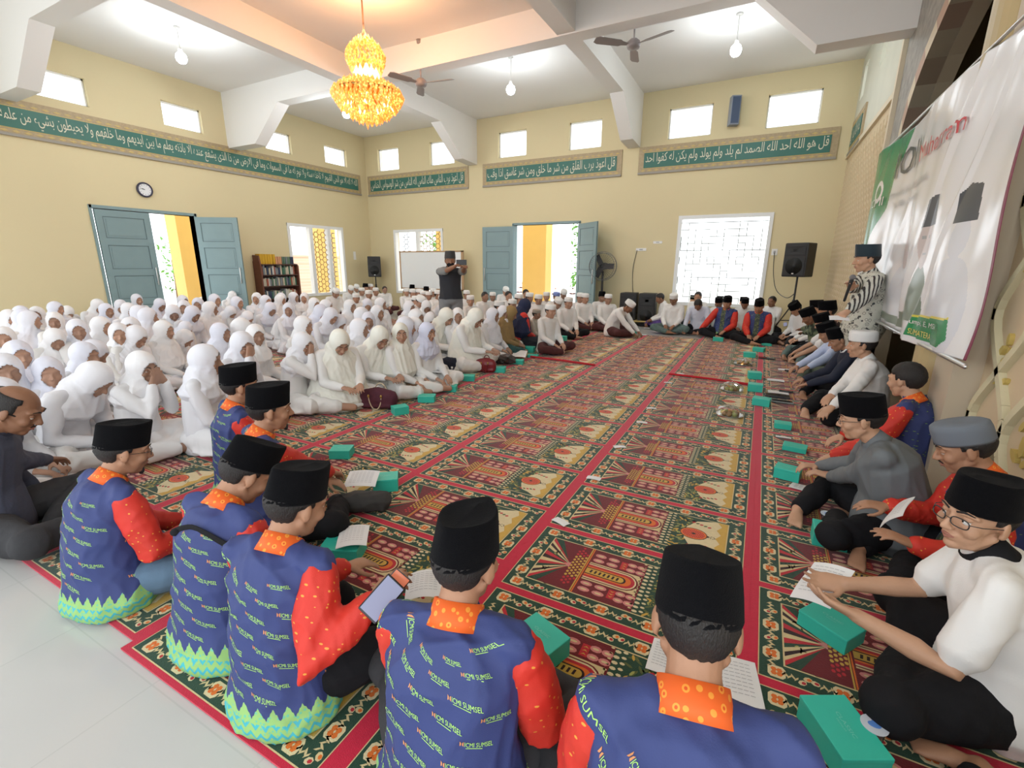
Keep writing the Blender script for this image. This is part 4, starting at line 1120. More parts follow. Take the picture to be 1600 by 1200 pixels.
# ================================================================ the seated officials, one by one
def at_d(x, y, d):
    r = R_*((x-800)/F_PX) - U_*((y-600)/F_PX) + fw
    return Vector((0, 0, EYE))+r*d
def hero(spec):
    hat = spec.get('hat')
    ka = dict(spec.get('sk', {})); ka.pop('hands', None)
    k0 = skeleton(**ka); top = top_of(k0, hat)
    if 'depth' in spec:
        P = at_d(*spec['px'], spec['depth']); s = (P.z-FZ)/top.z
    else:
        s = spec.get('z', .88)/top.z; P = at_z(*spec['px'], spec.get('z', .88)+FZ)
    if 'xy' in spec: s = spec['sc']; P = Vector((*spec['xy'], 0))
    ang = math.radians(spec['face']-90)
    o = rz(ang)@(Vector((top.x, top.y, 0))*s); loc = Vector((P.x-o.x, P.y-o.y, FZ)); spec['loc'] = loc
    inv = lambda w: (rz(-ang)@(Vector(w)-loc))/s
    hands = {n: inv(at_z(*h)) for n, h in spec.get('hands', {}).items()}; hands.update({n: inv(at_d(*h)) for n, h in spec.get('handsd', {}).items()})
    loc_h = spec.get('lhands', {})
    for n, h in loc_h.items(): hands[n] = Vector(h)
    ka['hands'] = hands
    if 'legs_px' in spec: ka['legs'] = {n: tuple(inv(at_z(*h))) for n, h in spec['legs_px'].items()}
    k = skeleton(**ka); spec['k'] = k; spec['s'] = s
    P_l = P_(); sk_ = spec.get('skin', skinm); near = spec.get('near', 1)
    hv = .0052 if near == 2 else (.007 if near == 1 else .010)
    cv = .009 if near else .012
    ho = spec.get('ho', {})
    for n in ho:
        if 'dw' in ho[n]: ho[n]['d'] = rz(-ang)@Vector(ho[n]['dw'])
        if 'nw' in ho[n]: ho[n]['n'] = rz(-ang)@Vector(ho[n]['nw'])
    P_l.add('body', body_mesh(k, hv, ho, feet=spec.get('feet', True), handopt=None), sk_)
    if spec.get('facep', near > 0): face_parts(P_l, k, **dict(dict(lid=sk_), **spec.get('fp', {})))
    seed = spec.get('seed', 1); of = spec['outfit']; g = spec.get('girth', 1.0)
    if of == 'icmi':
        me = shirt_mesh(k, cv, sleeves=False, girth=g, seed=seed, hemr=spec.get('hemr', 1.12), amp=.012, hem=.02)
        kids = []
        if spec.get('print'): kids.append(('printed_words', shirt_print(k, me), [limetxt, orgtxt], None, None))
        P_l.add('vest', me, bnavy if spec.get('print') else bnavy_d, kids)
        for n in 'RL': P_l.add('sleeve', sleeve_mesh(k, n, cv, seed=seed+ord(n), cuff=spec.get('cuff', .93)), bred)
        P_l.add('collar', collar_mesh(k), borange)
    else:
        me = shirt_mesh(k, cv, sleeves=spec.get('sleeves', 'long'), girth=g, seed=seed, hem=spec.get('hem', .03), amp=spec.get('amp', .007), hemr=spec.get('hemr', 1.0))
        P_l.add('shirt', me, spec['shirt'])
        if spec.get('sleevemat'):
            for n in 'RL': P_l.add('sleeve', sleeve_mesh(k, n, cv, seed=seed, puff=1.02), spec['sleevemat'])
        if spec.get('sleeveshort'): P_l.add('tee', shirt_mesh(k, cv, sleeves='short', torso=False), spec['sleeveshort'])
        P_l.add('collar', collar_mesh(k, .03, .060), spec.get('collar', spec['shirt']))
    P_l.add(spec.get('legname', 'trousers'), trousers_mesh(k, cv, seed=seed+5, sarong=spec.get('sarong', False), fat=spec.get('fat', 1.0)), spec.get('legs', blackc))
    if spec.get('hair', 'short'): P_l.add('hair', hair_mesh(k, spec.get('hair', 'short'), spec.get('hvol', 1.0), hat=bool(hat)), spec.get('hairmat', hairm))
    if hat: P_l.add('hat', hat_mesh(k, hat), spec.get('hatmat', velvet))
    if 'extra' in spec: spec['extra'](P_l, k, me)
    spec['root'] = place(P_l, spec['label'], spec.get('group'), spec['px'], None, spec['face'], top, scale=s, loc=tuple(loc), name='person', cat='person')
    return spec

def strap(P_l, k, me):
    bvh = BVHTree.FromPolygons([v.co for v in me.vertices], [p.vertices for p in me.polygons]); pts = []
    for i in range(26):
        t = i/25; th = math.radians(-200+240*t); z = .30+.24*math.sin(PI*(t*.9+.05))
        A = spine_at(k, z); d = V(math.cos(th), math.sin(th), 0); l, n_, i_, ds = bvh.ray_cast(A+d*.6, -d, .6)
        if l is not None: pts.append(l+d*.004)
    b = MB(); b.tube(pts, [(.016, .0028)]*len(pts), 8, flat=V(0, 0, 1), cap=1)
    j = len(pts)//3; b.ball(pts[j], (.022, .022, .014)); P_l.add('bag_strap', sm(b.mesh('strap')), blackc)

H = []
BK = 'batik vest with red sleeves and orange collar'
H.append(dict(key='A', px=(38, 606), z=.84, face=52, outfit='s', shirt=dkshirt, hat=None, hair='bald', skin=skind, near=1, sk=dict(lean=.38, hpitch=.45, hyaw=0), hands={'R': (118, 722, .22), 'L': (62, 772, .16)}, legs=charc, amp=.008,
    label='balding man in dark check shirt looking down at the floor edge', seed=3, fp=dict(stache=True)))
H.append(dict(key='B', px=(196, 656), z=.80, face=88, outfit='icmi', print=True, hat='peci', skin=skinm, near=1, sk=dict(lean=.30, hpitch=.18, hyaw=-.22), legs=denim, girth=1.12, hemr=1.25, seed=4, fp=dict(glasses=True, goatee=True), lhands={'L': (-.05, .34, .2), 'R': (.2, .33, .25)},
    label='man with glasses and blue jeans in blue batik vest, next to the bald man'))
H.append(dict(key='C', px=(412, 686), z=.79, face=92, outfit='icmi', print=True, hat='peci', near=1, sk=dict(lean=.30, hpitch=.55, hyaw=-.30), legs=blackc, seed=5, girth=1.05, hemr=1.2, extra=strap, legs_px={'AR': (362, 972, .06), 'TR': (334, 1075, .03)}, lhands={'R': (.20, .26, .20), 'L': (-.05, .34, .2)},
    label='man in blue batik vest with a black bag strap across his back, head bowed', fp={}))
H.append(dict(key='D', px=(474, 722), z=.83, face=100, outfit='icmi', print=True, hat='peci', near=1, sk=dict(lean=.24, hpitch=.28, hyaw=-.30), legs=blackc, seed=6, girth=1.0, hemr=1.08, hands={'R': (583, 938, .46)}, lhands={'L': (-.02, .38, .26)}, ho={'R': dict(curl=.9)},
    label='man in blue batik vest holding up a phone, tall black cap seen from behind', fp={}))
H.append(dict(key='E', px=(733, 794), z=.86, face=104, outfit='icmi', print=True, hat='peci', near=1, sk=dict(lean=.22, hpitch=.12, hyaw=-.25), legs=charc, seed=7, girth=1.08, hemr=1.15,
    label='man in blue batik vest with a charcoal-trousered knee out beside the big green box', fp={}, lhands={'R': (.16, .30, .22), 'L': (-.05, .32, .2)}))
H.append(dict(key='F', px=(1098, 858), z=.87, face=101, outfit='icmi', print=True, hat='peci', near=2, sk=dict(lean=.30, hpitch=.42, hyaw=-.06), legs=charc, seed=8, girth=1.08, hemr=1.1,
    label='man in blue batik vest nearest the camera, back turned, black cap over the red seam', fp={}))
H.append(dict(key='G', px=(371, 567), z=.87, face=70, outfit='icmi', print=True, hat='peci', near=1, sk=dict(lean=.12, hpitch=.05, hyaw=-.10), seed=9, girth=1.0,
    label='man in blue batik vest in profile, furthest of the row, before the veiled girls', fp={}))
H.append(dict(key='H', px=(419, 597), z=.87, face=68, outfit='icmi', print=True, hat='peci', near=1, sk=dict(lean=.22, hpitch=.06, hyaw=-.12), seed=10, girth=1.1, hands={'R': (528, 742, .20)}, lhands={'L': (-.05, .36, .2)},
    label='stout bearded man in blue batik vest in profile, sleeve resting on his knee', fp=dict(goatee=True, stache=True)))
# the row along the niche wall
H.append(dict(key='I', px=(1553, 741), z=.85, face=168, outfit='s', shirt=wcloth, sleeves='short', hat='peci', near=2, skin=skinl, sk=dict(lean=.42, hpitch=-.10, hyaw=.78, hroll=-.04), legs_px={'AR': (1442, 1040, .06), 'TR': (1420, 1098, .03)}, hands={'L': (1338, 962, .33), 'R': (1322, 912, .30)}, legs=blackc, collar=blackc, fat=1.15, girth=1.15, seed=12,
    ho={'L': dict(dw=(-.92, .2, .15), nw=(.1, .6, .8), curl=.35), 'R': dict(dw=(-.95, -.15, -.1), nw=(0, -.5, .85), curl=.45)}, poles={}, label='man with glasses in white short-sleeved polo shirt looking at the camera', fp=dict(glasses='thick', look=(.7, .3), down=False)))
H.append(dict(key='J', px=(1497, 658), z=.81, face=172, outfit='icmi', hat='cap', hatmat=mat('grey_felt', (.15, .17, .20), .9), near=1, skin=skinm, sk=dict(lean=.26, hpitch=.35, hyaw=.05), hands={'L': (1428, 852, .34), 'R': (1388, 792, .34)}, seed=13, fat=1.1, girth=1.1,
    ho={'L': dict(dw=(-.9, .0, .3), curl=.5), 'R': dict(dw=(-.9, -.1, .0), curl=.5)}, label='man in batik vest and grey embroidered cap reading a paper', fp=dict(stache=True)))
H.append(dict(key='K', px=(1345, 613), z=.82, face=176, outfit='s', shirt=greys, hat='peci', near=1, skin=skinl, sk=dict(lean=.50, hpitch=.10, hyaw=-.05), hands={'L': (1292, 748, .20), 'R': (1278, 728, .20)}, seed=14, fat=1.05, girth=1.2,
    ho={'L': dict(dw=(-.9, .3, .1), curl=.8), 'R': dict(dw=(-.9, -.3, 0), curl=.8)}, label='man in plain grey long-sleeved shirt with clasped hands and dark blue cap', fp=dict(glasses=True)))
H.append(dict(key='L', px=(1418, 567), z=.84, face=152, outfit='icmi', hat=None, hair='short', near=1, skin=skinl, sk=dict(lean=.20, hpitch=.15, hyaw=-.25), hands={'L': (1302, 712, .18), 'R': (1296, 690, .22)}, seed=15, hvol=1.04,
    label='bare-headed man with thick black hair in batik vest beside the gold column', fp={}))
H.append(dict(key='M', px=(1350, 516), z=.90, face=180, outfit='s', shirt=wcloth, hat='cap', hatmat=wcap, hair='bald', near=1, skin=skinl, sk=dict(lean=.20, hpitch=.05, hyaw=0), hands={'L': (1284, 652, .2), 'R': (1278, 640, .2)}, seed=16, fat=1.1, girth=1.2,
    label='stout man in white tunic and stiff white cap under the banner', fp={}))
H.append(dict(key='N', px=(1306, 510), z=.84, face=184, outfit='s', shirt=mat('navy_suit', (.012, .016, .035), .8), collar=wcloth, hat='peci', near=1, skin=skinm, sk=dict(lean=.34, hpitch=.35), hands={'L': (1262, 600, .2), 'R': (1256, 592, .2)}, seed=17, label='man in dark navy suit jacket, head bowed, beside the stout white-capped man', fp={}))
H.append(dict(key='O', px=(1288, 503), z=.80, face=186, outfit='s', shirt=mat('light_blue_shirt', (.52, .60, .80), .8), hat='peci', near=0, skin=skinm, sk=dict(lean=.42, hpitch=.35), hands={'L': (1228, 596, .16), 'R': (1234, 580, .16)}, seed=18, legs=mat('olive_trousers', (.10, .13, .09), .85), label='man in light blue shirt leaning on crossed legs beyond the navy suit'))
H.append(dict(key='O2', px=(1281, 489), z=.82, face=186, outfit='s', shirt=wcloth, sleeves='short', hat='peci', near=0, skin=skinl, sk=dict(lean=.42, hpitch=.35), hands={'L': (1236, 562, .16), 'R': (1240, 552, .16)}, seed=19, legs=greenc, label='man in white short-sleeved shirt with bare forearms, beyond the light blue shirt'))
H.append(dict(key='P', px=(1258, 481), z=.84, face=190, outfit='s', shirt=camo, hat='peci', near=0, skin=skind, sk=dict(lean=.30, hpitch=.50), hands={'L': (1222, 530, .18), 'R': (1226, 524, .18)}, seed=20, legs=greenc, label='man in camouflage uniform and black cap looking at his hands'))
H.append(dict(key='Q', px=(1238, 473), z=.80, face=215, outfit='s', shirt=wcloth, hat='peci', near=0, skin=skinm, sk=dict(lean=.35, hpitch=.65), seed=21, legs=blackc, label='man in white shirt and black cap bent over his phone near the tripod'))
H.append(dict(key='R', px=(1276, 468), z=.90, face=195, outfit='s', shirt=wcloth, hat='peci', near=0, skin=skinl, sk=dict(lean=.12, hpitch=.15), seed=22, label='man in white shirt and black cap sitting upright behind the camouflage uniform'))
H.append(dict(key='S', px=(1292, 469), z=.98, face=190, outfit='s', shirt=mat('dark_brown_shirt', (.05, .03, .03), .8), hat='peci', near=0, skin=skinm, sk=dict(lean=.15, hpitch=.2), seed=23, label='man in dark shirt and round black cap just in front of the speaker'))
# facing row at the far end of the carpets
H.append(dict(key='T1', px=(1138, 462), z=.87, face=258, outfit='icmi', hat='peci', near=0, facep=True, skin=skinm, sk=dict(lean=.14, hpitch=.2, hyaw=.1, side=-.10), lhands={'R': (.42, .30, .06), 'L': (-.12, .30, .17)}, seed=24, girth=1.12, label='heavy man in batik vest leaning one red sleeve on the carpet, at the far row', fp=dict(lips=False)))
H.append(dict(key='T2', px=(1187, 467), z=.86, face=262, outfit='icmi', hat='peci', near=0, facep=True, skin=skinm, sk=dict(lean=.18, hpitch=.35), seed=25, girth=1.08, label='man in batik vest with folded hands next to the heavy leaning man', fp=dict(lips=False)))
H.append(dict(key='U', px=(1053, 459), z=.86, face=268, outfit='s', shirt=wcloth, hat='cap', hatmat=wcap, near=0, facep=True, skin=skind, sk=dict(lean=.14, hpitch=.3), seed=26, legs=greenc, legname='sarong', sarong=True, label='man in white shirt, white cap and grey green sarong before the floor loudspeakers', fp=dict(lips=False)))
H.append(dict(key='W', px=(988, 471), z=.74, face=-8, outfit='s', shirt=wcloth, hat='cap', hatmat=wcap, near=0, facep=True, skin=skind, sk=dict(lean=.75, hpitch=.45), lhands={'R': (.12, .52, .09), 'L': (-.12, .52, .09)}, seed=27, legs=maroonc, legname='sarong', sarong=True, label='man in white shirt and maroon sarong bent forward writing on the carpet', fp=dict(lips=False)))
H.append(dict(key='X1', px=(1090, 471), z=.72, face=265, outfit='s', shirt=mat('school_shirt', (.66, .70, .80), .8), hat=None, near=0, skin=skind, sk=dict(lean=.5, hpitch=.8), lhands={'R': (.2, .38, .12), 'L': (-.2, .38, .12)}, seed=28, label='bare-headed youth in pale shirt bent over a yellow reading board'))
H.append(dict(key='X2', px=(1029, 459), z=.80, face=200, outfit='s', shirt=wcloth, hat=None, near=0, skin=skind, sk=dict(lean=.25, hpitch=.4), seed=29, legs=purple, legname='sarong', sarong=True, label='youth in white shirt and purple sarong beside the floor loudspeakers'))
H.append(dict(key='X3', px=(1091, 456), z=.86, face=262, outfit='s', shirt=wcloth, hat=None, near=0, skin=skinm, sk=dict(lean=.1, hpitch=.2), seed=30, label='youth in pale shirt sitting upright behind the bent one, under the lattice window'))
H.append(dict(key='X4', px=(1123, 464), z=.80, face=250, outfit='s', shirt=wcloth, hat='peci', near=0, skin=skind, sk=dict(lean=.1, hpitch=.3), seed=31, label='boy in white shirt and black cap just behind the heavy leaning man'))
H.append(dict(key='X5', px=(1165, 465), z=.80, face=268, outfit='s', shirt=wcloth, hat='peci', near=0, skin=skind, sk=dict(lean=.1, hpitch=.3), seed=32, label='boy in white shirt and black cap seen between the two far batik vests'))
H.append(dict(key='X6', px=(1207, 463), z=.82, face=240, outfit='s', shirt=wcloth, hat=None, near=0, skin=skind, sk=dict(lean=.1, hpitch=.1), seed=33, label='bare-headed youth in white shirt against the wall left of the tripod'))
def hold_mic(P_l, k, me): pass
H.append(dict(key='SP', px=(1357, 380), depth=4.75, face=190, outfit='s', shirt=mono, sleevemat=monos, sleeves=False, hem=-.16, hemr=.95, hat='peci', hatmat=mat('teal_velvet', (.012, .028, .040), .9, sheen=.3), near=1, skin=skinl, sk=dict(pose='stand', lean=.12, hpitch=.10), handsd={'R': (1330, 452, 4.62), 'L': (1312, 500, 4.45)}, seed=34, girth=1.15, collar=monos, legs=mat('navy_trousers', (.014, .016, .03), .85),
    ho={'R': dict(d=(-.5, .35, .7), n=(-.8, .5, -.4), curl=1.1), 'L': dict(curl=.6)}, label='standing speaker in black and white batik shirt with a microphone', fp=dict(stache=False)))
def tac(P_l, k, me):
    b = MB(); Hh, c = k['H'], k['hc']; b.ball(c+Hh@V(0, .055, -.055), (.058, .058, .048), Hh, 18, 12); P_l.add('face_mask', sm(b.mesh('mask')), blackc)
H.append(dict(key='CAM', px=(703, 391), depth=7.6, face=312, outfit='s', shirt=mat('black_field_vest', (.02, .02, .025), .85), sleeves=False, sleeveshort=mat('grey_tee', (.22, .22, .21), .85), hat='peci', hatmat=mat('grey_cap', (.05, .05, .05), .9), near=0, facep=False, skin=skind, sk=dict(pose='stand', lean=.04, hpitch=.12, hyaw=.0), handsd={'R': (711, 416, 7.25), 'L': (727, 417, 7.2)}, seed=35, legs=mat('grey_trousers', (.19, .19, .195), .85), extra=tac, hem=.0,
    ho={'R': dict(curl=.8), 'L': dict(curl=.8)}, label='standing man in black vest and face mask filming with a phone'))
# a bare foot reaches into the frame beside the last water cup
H.append(dict(key='Z', px=(1690, 900), xy=(.80, .90), sc=.95, face=120, outfit='s', shirt=wcloth, hat='peci', near=1, facep=False, sk=dict(lean=.2), seed=36, label='person sitting out of frame whose bare foot lies by the water cup', legs_px={'AL': (1530, 1200, .06), 'TL': (1440, 1165, .035)}))
HK = {}
ONLY = globals().get('ONLY')
for s_ in H:
    if ONLY and s_['key'] not in ONLY: continue
    HK[s_['key']] = hero(s_)
# ================================================================ the crowd
ORD = ['first', 'second', 'third', 'fourth', 'fifth', 'sixth', 'seventh', 'eighth', 'ninth', 'tenth', 'eleventh', 'twelfth', 'thirteenth', 'fourteenth', 'fifteenth', 'sixteenth', 'seventeenth', 'eighteenth', 'nineteenth', 'twentieth']
PROTO = {}
def girl(kind, veil=wveil, length='chest', hi=False):
    key = (kind, veil.name, length)
    if key in PROTO: return PROTO[key]
    i = len(PROTO); sk = dict(lean=.16, hpitch=.08)
    ho = {}
    if kind == 'c': sk = dict(lean=.14, hpitch=.05, hyaw=-.75)
    if kind == 'l': sk = dict(lean=.14, hpitch=.10, hyaw=.5)
    if kind == 'b': sk = dict(lean=.28, hpitch=.55)
    if kind == 'bb': sk = dict(lean=.62, hpitch=.65)
    if kind == 'bc': sk = dict(lean=.34, hpitch=.50, hyaw=-.45)
    if kind == 'h': sk = dict(lean=.30, hpitch=.25, hyaw=-.45, hands={'R': (.085, .235, .60)}); ho = {'R': dict(d=(-.35, .1, .9), n=(-.2, -1, 0), curl=.9)}
    if kind == 'hh': sk = dict(lean=.26, hpitch=.18, hyaw=-.20, hands={'R': (.07, .235, .575), 'L': (-.05, .235, .575)}); ho = {'R': dict(d=(-.6, .05, .75), n=(-.1, -1, 0), curl=.25), 'L': dict(d=(.6, .05, .75), n=(.1, -1, 0), curl=.25)}
    if kind == 'r': sk = dict(lean=.40, hpitch=.55, hands={'R': (.08, .42, .26), 'L': (-.08, .42, .26)})
    k = skeleton(**sk); P = P_()
    vx = .0075 if hi else .010
    P.add('body', body_mesh(k, vx, ho, feet=False, it=1, ears=False), skinc)
    me = shirt_mesh(k, .013, girth=.95, seed=i, amp=.006); P.add('tunic', me, wdress if veil is wveil else wcloth)
    P.add('skirt', skirt_mesh(k, .015, seed=i+3), wdress if veil is wveil else wcloth)
    P.add('headscarf', hijab_mesh(k, length, .0095 if hi else .011, seed=i*3+1, wide=1.0), veil)
    if hi: face_parts(P, k, lid=skinc, lips=True, brows=True)
    PROTO[key] = (P, top_of(k, 'hijab'), k); return PROTO[key]
def boy(kind, cap='cap', bottom=maroonc, top_m=wcloth):
    key = ('boy', kind, cap, bottom.name, top_m.name)
    if key in PROTO: return PROTO[key]
    i = len(PROTO); sk = dict(lean=.14, hpitch=.10)
    if kind == 'c': sk = dict(lean=.10, hpitch=.05, hyaw=-.6)
    if kind == 'b': sk = dict(lean=.30, hpitch=.5)
    if kind == 'l': sk = dict(lean=.14, hpitch=.1, hyaw=.5)
    k = skeleton(**sk); P = P_()
    P.add('body', body_mesh(k, .010, it=1, feet=(bottom is not maroonc)), skinc)
    me = shirt_mesh(k, .013, girth=.95, seed=i, amp=.005); P.add('shirt', me, top_m)
    P.add('sarong', trousers_mesh(k, .013, seed=i+5, sarong=True), bottom)
    P.add('hair', hair_mesh(k, hat=bool(cap)), hairm)
    if cap == 'black': P.add('hat', hat_mesh(k, 'peci'), velvet)
    elif cap: P.add('hat', hat_mesh(k, 'kufi' if i % 2 else 'cap'), wcap)
    PROTO[key] = (P, top_of(k, 'cap' if cap else None), k); return PROTO[key]

G = """13 485 a|32 479 a|45 487 l|55 480 c|83 489 c|86 472 l|118 500 c|86 518 bc|24 534 c|2 512 c|36 484 l|3 555 c|130 536 a|157 536 b|157 496 a|183 506 c|202 497 c|165 475 a|155 470 b|188 471 bc|200 474 a|216 478 a|213 460 a|231 482 l|219 513 b|108 482 bb
247 456 c|252 469 b|285 462 a|286 470 c|270 479 bc|305 481 b|308 466 c|335 460 a|328 472 l|365 457 b|370 464 a|400 458 c|415 462 a|438 461 l|425 475 b|255 502 a|295 507 bb|297 520 bb|344 506 a|398 508 c|365 482 bb|378 498 l|392 490 bb
441 460 b|459 457 l|475 458 c|491 466 a|450 474 c|510 469 l|506 479 b|547 469 a|521 484 b|537 496 bb|462 487 bb|474 495 a|562 499 a|575 489 c|590 478 a|566 481 l|574 469 bc|595 466 l
640 471 a|651 484 a|667 472 bc|677 492 bb|693 480 bb|635 496 l|649 497 a|715 482 c"""
NEAR = [  # px, y, kind, veil length, top z, facing offset, label
 (165, 575, 'bb', 'chest', .74, -8, wveil, 'girl in white headscarf bent low over her lap, beside the balding man'),
 (71, 560, 'c', 'chest', .80, -6, wveil, 'girl in white headscarf facing the camera, just above the balding man'),
 (222, 552, 'hh', 'chest', .82, -14, wveil, 'girl in white headscarf covering her face with both hands'),
 (320, 540, 'a', 'chest', .86, 6, wveil, 'girl in soft lilac-white headscarf in profile beside the vest row end'),
 (380, 521, 'h', 'chest', .86, -10, wveil, 'girl in white headscarf looking round with a raised fist by her chin'),
 (476, 522, 'h', 'chest', .80, 4, wveil, 'girl in white headscarf resting her cheek on her hand, behind the tall black caps'),
 (14, 597, 'b', 'chest', .76, -5, wveil, 'girl in white headscarf mostly hidden behind the balding man'),
 (534, 521, 'r', 'mukena', .81, -18, cream_veil, 'woman in long cream prayer veil with head bowed by the maroon handbag'),
 (598, 515, 'r', 'long', .79, -12, cream_veil, 'woman in white veil reading a booklet between two cream-veiled women'),
 (625, 506, 'c', 'long', .83, 8, cream_veil, 'woman with glasses in cream veil facing the camera in the front row'),
 (668, 505, 'a', 'chest', .81, -4, lav_veil, 'woman in pale lavender headscarf and blouse in the front row'),
 (703, 485, 'r', 'long', .83, -4, cream_veil, 'woman in cream veil looking down with a black wristband, by the water bottle'),
 (750, 486, 'r', 'mukena', .85, 0, cream_veil, 'woman in long cream prayer veil above the red handbag'),
 (771, 482, 'a', 'long', .81, 4, wveil, 'woman in white headscarf between the red handbag veil and her praying neighbour'),
 (788, 479, 'h', 'long', .81, 4, wveil, 'woman in white headscarf with hands raised to her mouth, last of the white front row'),
]
B_ = """487 447 a|495 445 a|505 444 c|524 442 b|541 441 b|526 452 b|549 448 b|558 446 b|565 450 a|556 459 c|576 454 c|571 444 k|579 444 a|587 450 a|601 448 n|635 451 c|644 446 k|645 452 a|655 452 a|661 455 a|670 456 c|650 463 a|659 464 b|666 449 k|677 451 a|685 454 l|691 462 a|729 454 a|735 462 c|745 446 g|758 457 n|770 457 a|780 443 c|791 450 b|795 456 n|781 471 l|801 468 a|811 448 a|811 460 l|816 441 a|822 453 n|832 443 n|836 447 b|828 458 l|842 461 l|854 448 a|854 457 c|868 449 a|870 457 w|882 454 b|895 450 k|874 467 b|861 476 m|889 465 m|907 458 m|915 459 m|941 457 K|951 460 m"""
def zone(x):
    for lim, nm in ((62, 'below the band left end'), (140, 'below the bare cream wall'), (228, 'before the shut door leaf'), (304, 'before the side doorway'), (380, 'before the open side door leaf'), (440, 'before the bookcase'), (480, 'by the bookcase end'), (535, 'before the tall side window'), (580, 'before the room corner'), (620, 'before the corner loudspeaker'), (690, 'before the whiteboard'), (750, 'beside the filming man'), (805, 'before the far left door leaf'), (850, 'before the yellow column'), (905, 'before the far doorway'), (2000, 'before the standing fan')):
        if x < lim: return nm
LOOK = {'a': 'in profile', 'c': 'facing us', 'l': 'turned away', 'b': 'head bowed', 'bc': 'head tilted down', 'bb': 'bent forward'}
rows = []
for tok in G.replace('\n', '|').split('|'):
    x, y, kd = tok.split(); rows.append([float(x), float(y), kd, 'girl in white headscarf'])
for tok in B_.split('|'):
    x, y, kd = tok.split()
    nm = {'k': 'boy in black cap', 'K': 'man in black cap', 'n': 'bare-headed boy', 'g': 'boy with green face mask', 'w': 'boy in blue and white turban', 'm': 'man in white skullcap'}.get(kd, 'boy in white skullcap')
    rows.append([float(x), float(y), kd, nm])
bz = {}
for r_ in rows: bz.setdefault((zone(r_[0]), r_[3], LOOK.get(r_[2], '') if r_[3][:3] in ('gir', 'boy') else ''), []).append(r_)
labels = {}
for key, L_ in bz.items():
    L_.sort(key=lambda q: q[1])
    for i, q in enumerate(L_):
        o_ = '' if len(L_) == 1 else ', %s from the wall' % ORD[i]
        labels[id(q)] = ' '.join((key[1]+(' '+key[2] if key[2] else '')+' '+key[0]+o_).split())
blue_cap = mat('blue_turban', (.20, .26, .55), .85); green_mask = mat('green_mask', (.02, .55, .30), .7)
placed = []
for s_ in HK.values(): placed.append((s_['loc'].x, s_['loc'].y))
def aim(P): return math.degrees(math.atan2(5.6-P.y, .6-P.x))
for r_ in rows:
    x, y, kd, nm = r_
    if nm.startswith('girl'):
        pr = girl(kd, length='long' if int(x+y) % 3 else 'chest'); z = .86 if kd in 'acl' else (.80 if kd in ('b', 'bc') else .66)
        z *= rnd.uniform(.97, 1.03)
        if y > 500: z *= .97
    else:
        cap = 'black' if kd in 'kK' else (None if kd == 'n' else 'cap')
        kk = 'c' if kd in ('c', 'g') else ('b' if kd == 'b' else ('l' if kd == 'l' else 'a'))
        bot = [maroonc, blackc, greenc][int(x) % 3] if kd in 'mK' else maroonc
        pr = boy(kk, cap, bot); z = .80*rnd.uniform(.97, 1.04)
        if kd in 'mK': z = .83
    P, top, k = pr
    base = at_z(x, y, z)
    # keep everybody inside the room
    tries = 0
    while (base.x < XL+.55 or base.y > YB-.6) and tries < 30:
        z -= .015; base = at_z(x, y, z); tries += 1
    f_ = aim(base)+rnd.uniform(-9, 9)
    if kd in ('k',): f_ += rnd.uniform(-20, 20)
    t = place(P, labels[id(r_)], 'girls in white headscarves sitting in the hall' if nm.startswith('girl') else 'boys and men in caps sitting at the back', (x, y), z, f_, top)
    placed.append((t.location.x, t.location.y))
    if kd == 'g':
        b = MB(); c = k['hc']+k['H']@V(0, .055, -.05); b.ball(c, (.058, .056, .048), k['H'], 16, 10); o = mk('face_mask', b, green_mask, t, smooth=True)
    if kd == 'w':
        for ch in [c for c in LINK if c.parent is t and c.name.startswith('hat')]: ch.data = ch.data.copy(); ch.data.materials.clear(); ch.data.materials.append(blue_cap)
for x, y, kd, ln, z, off, vm, lab in NEAR:
    P, top, k = girl(kd, vm, ln, hi=True)
    base = at_z(x, y, z)
    place(P, lab, None, (x, y), z, (aim(base)+off) if x < 500 else off-4, top)
# three odd ones in the front row by the far end
def special(px, z, face, sk, veilm, shirtm, botm, lab, scale_h=None, hij=True, hatk=None, hatm=None):
    k = skeleton(**sk); P = P_(); P.add('body', body_mesh(k, .009, it=1, feet=not hij, ears=not hij), skinc)
    P.add('shirt', shirt_mesh(k, .012, seed=41), shirtm); P.add('skirt' if hij else 'trousers', (skirt_mesh(k, .014, seed=42) if hij else trousers_mesh(k, .012)), botm)
    if hij: P.add('headscarf', hijab_mesh(k, 'long', .010, seed=43), veilm)
    else: P.add('hair', hair_mesh(k), hairm); P.add('hat', hat_mesh(k, hatk), hatm)
    place(P, lab, None, px, z, face, top_of(k, 'hijab' if hij else 'cap'))
special((803, 480), .80, 20, dict(lean=.3, hpitch=.4), mat('mustard_veil', (.30, .20, .08), .85), mat('mustard_blouse', (.28, .19, .08), .85), mat('dark_teal_skirt', (.02, .08, .08), .85), 'woman in mustard brown headscarf behind the white front row')
special((825, 469), .86, 60, dict(lean=.3, hpitch=.5), mat('navy_veil', (.015, .022, .065), .85), mat('red_blouse', (.62, .04, .03), .8), mat('black_skirt', (.012, .014, .02), .85), 'woman in long navy headscarf and red blouse, face turned away')
special((839, 484), .66, 5, dict(lean=.12, hpitch=.1, legs={'KR': (.10, .40, .28), 'AR': (.10, .52, .05), 'TR': (.12, .66, .03), 'KL': (-.10, .40, .26), 'AL': (-.10, .54, .05), 'TL': (-.12, .68, .03)}), None, mat('beige_shirt', (.50, .45, .38), .85), mat('grey_kids_trousers', (.20, .20, .21), .85), 'small child in beige cap and beige shirt leaning back among the women', hij=False, hatk='kufi', hatm=mat('beige_cap', (.42, .37, .31), .9))
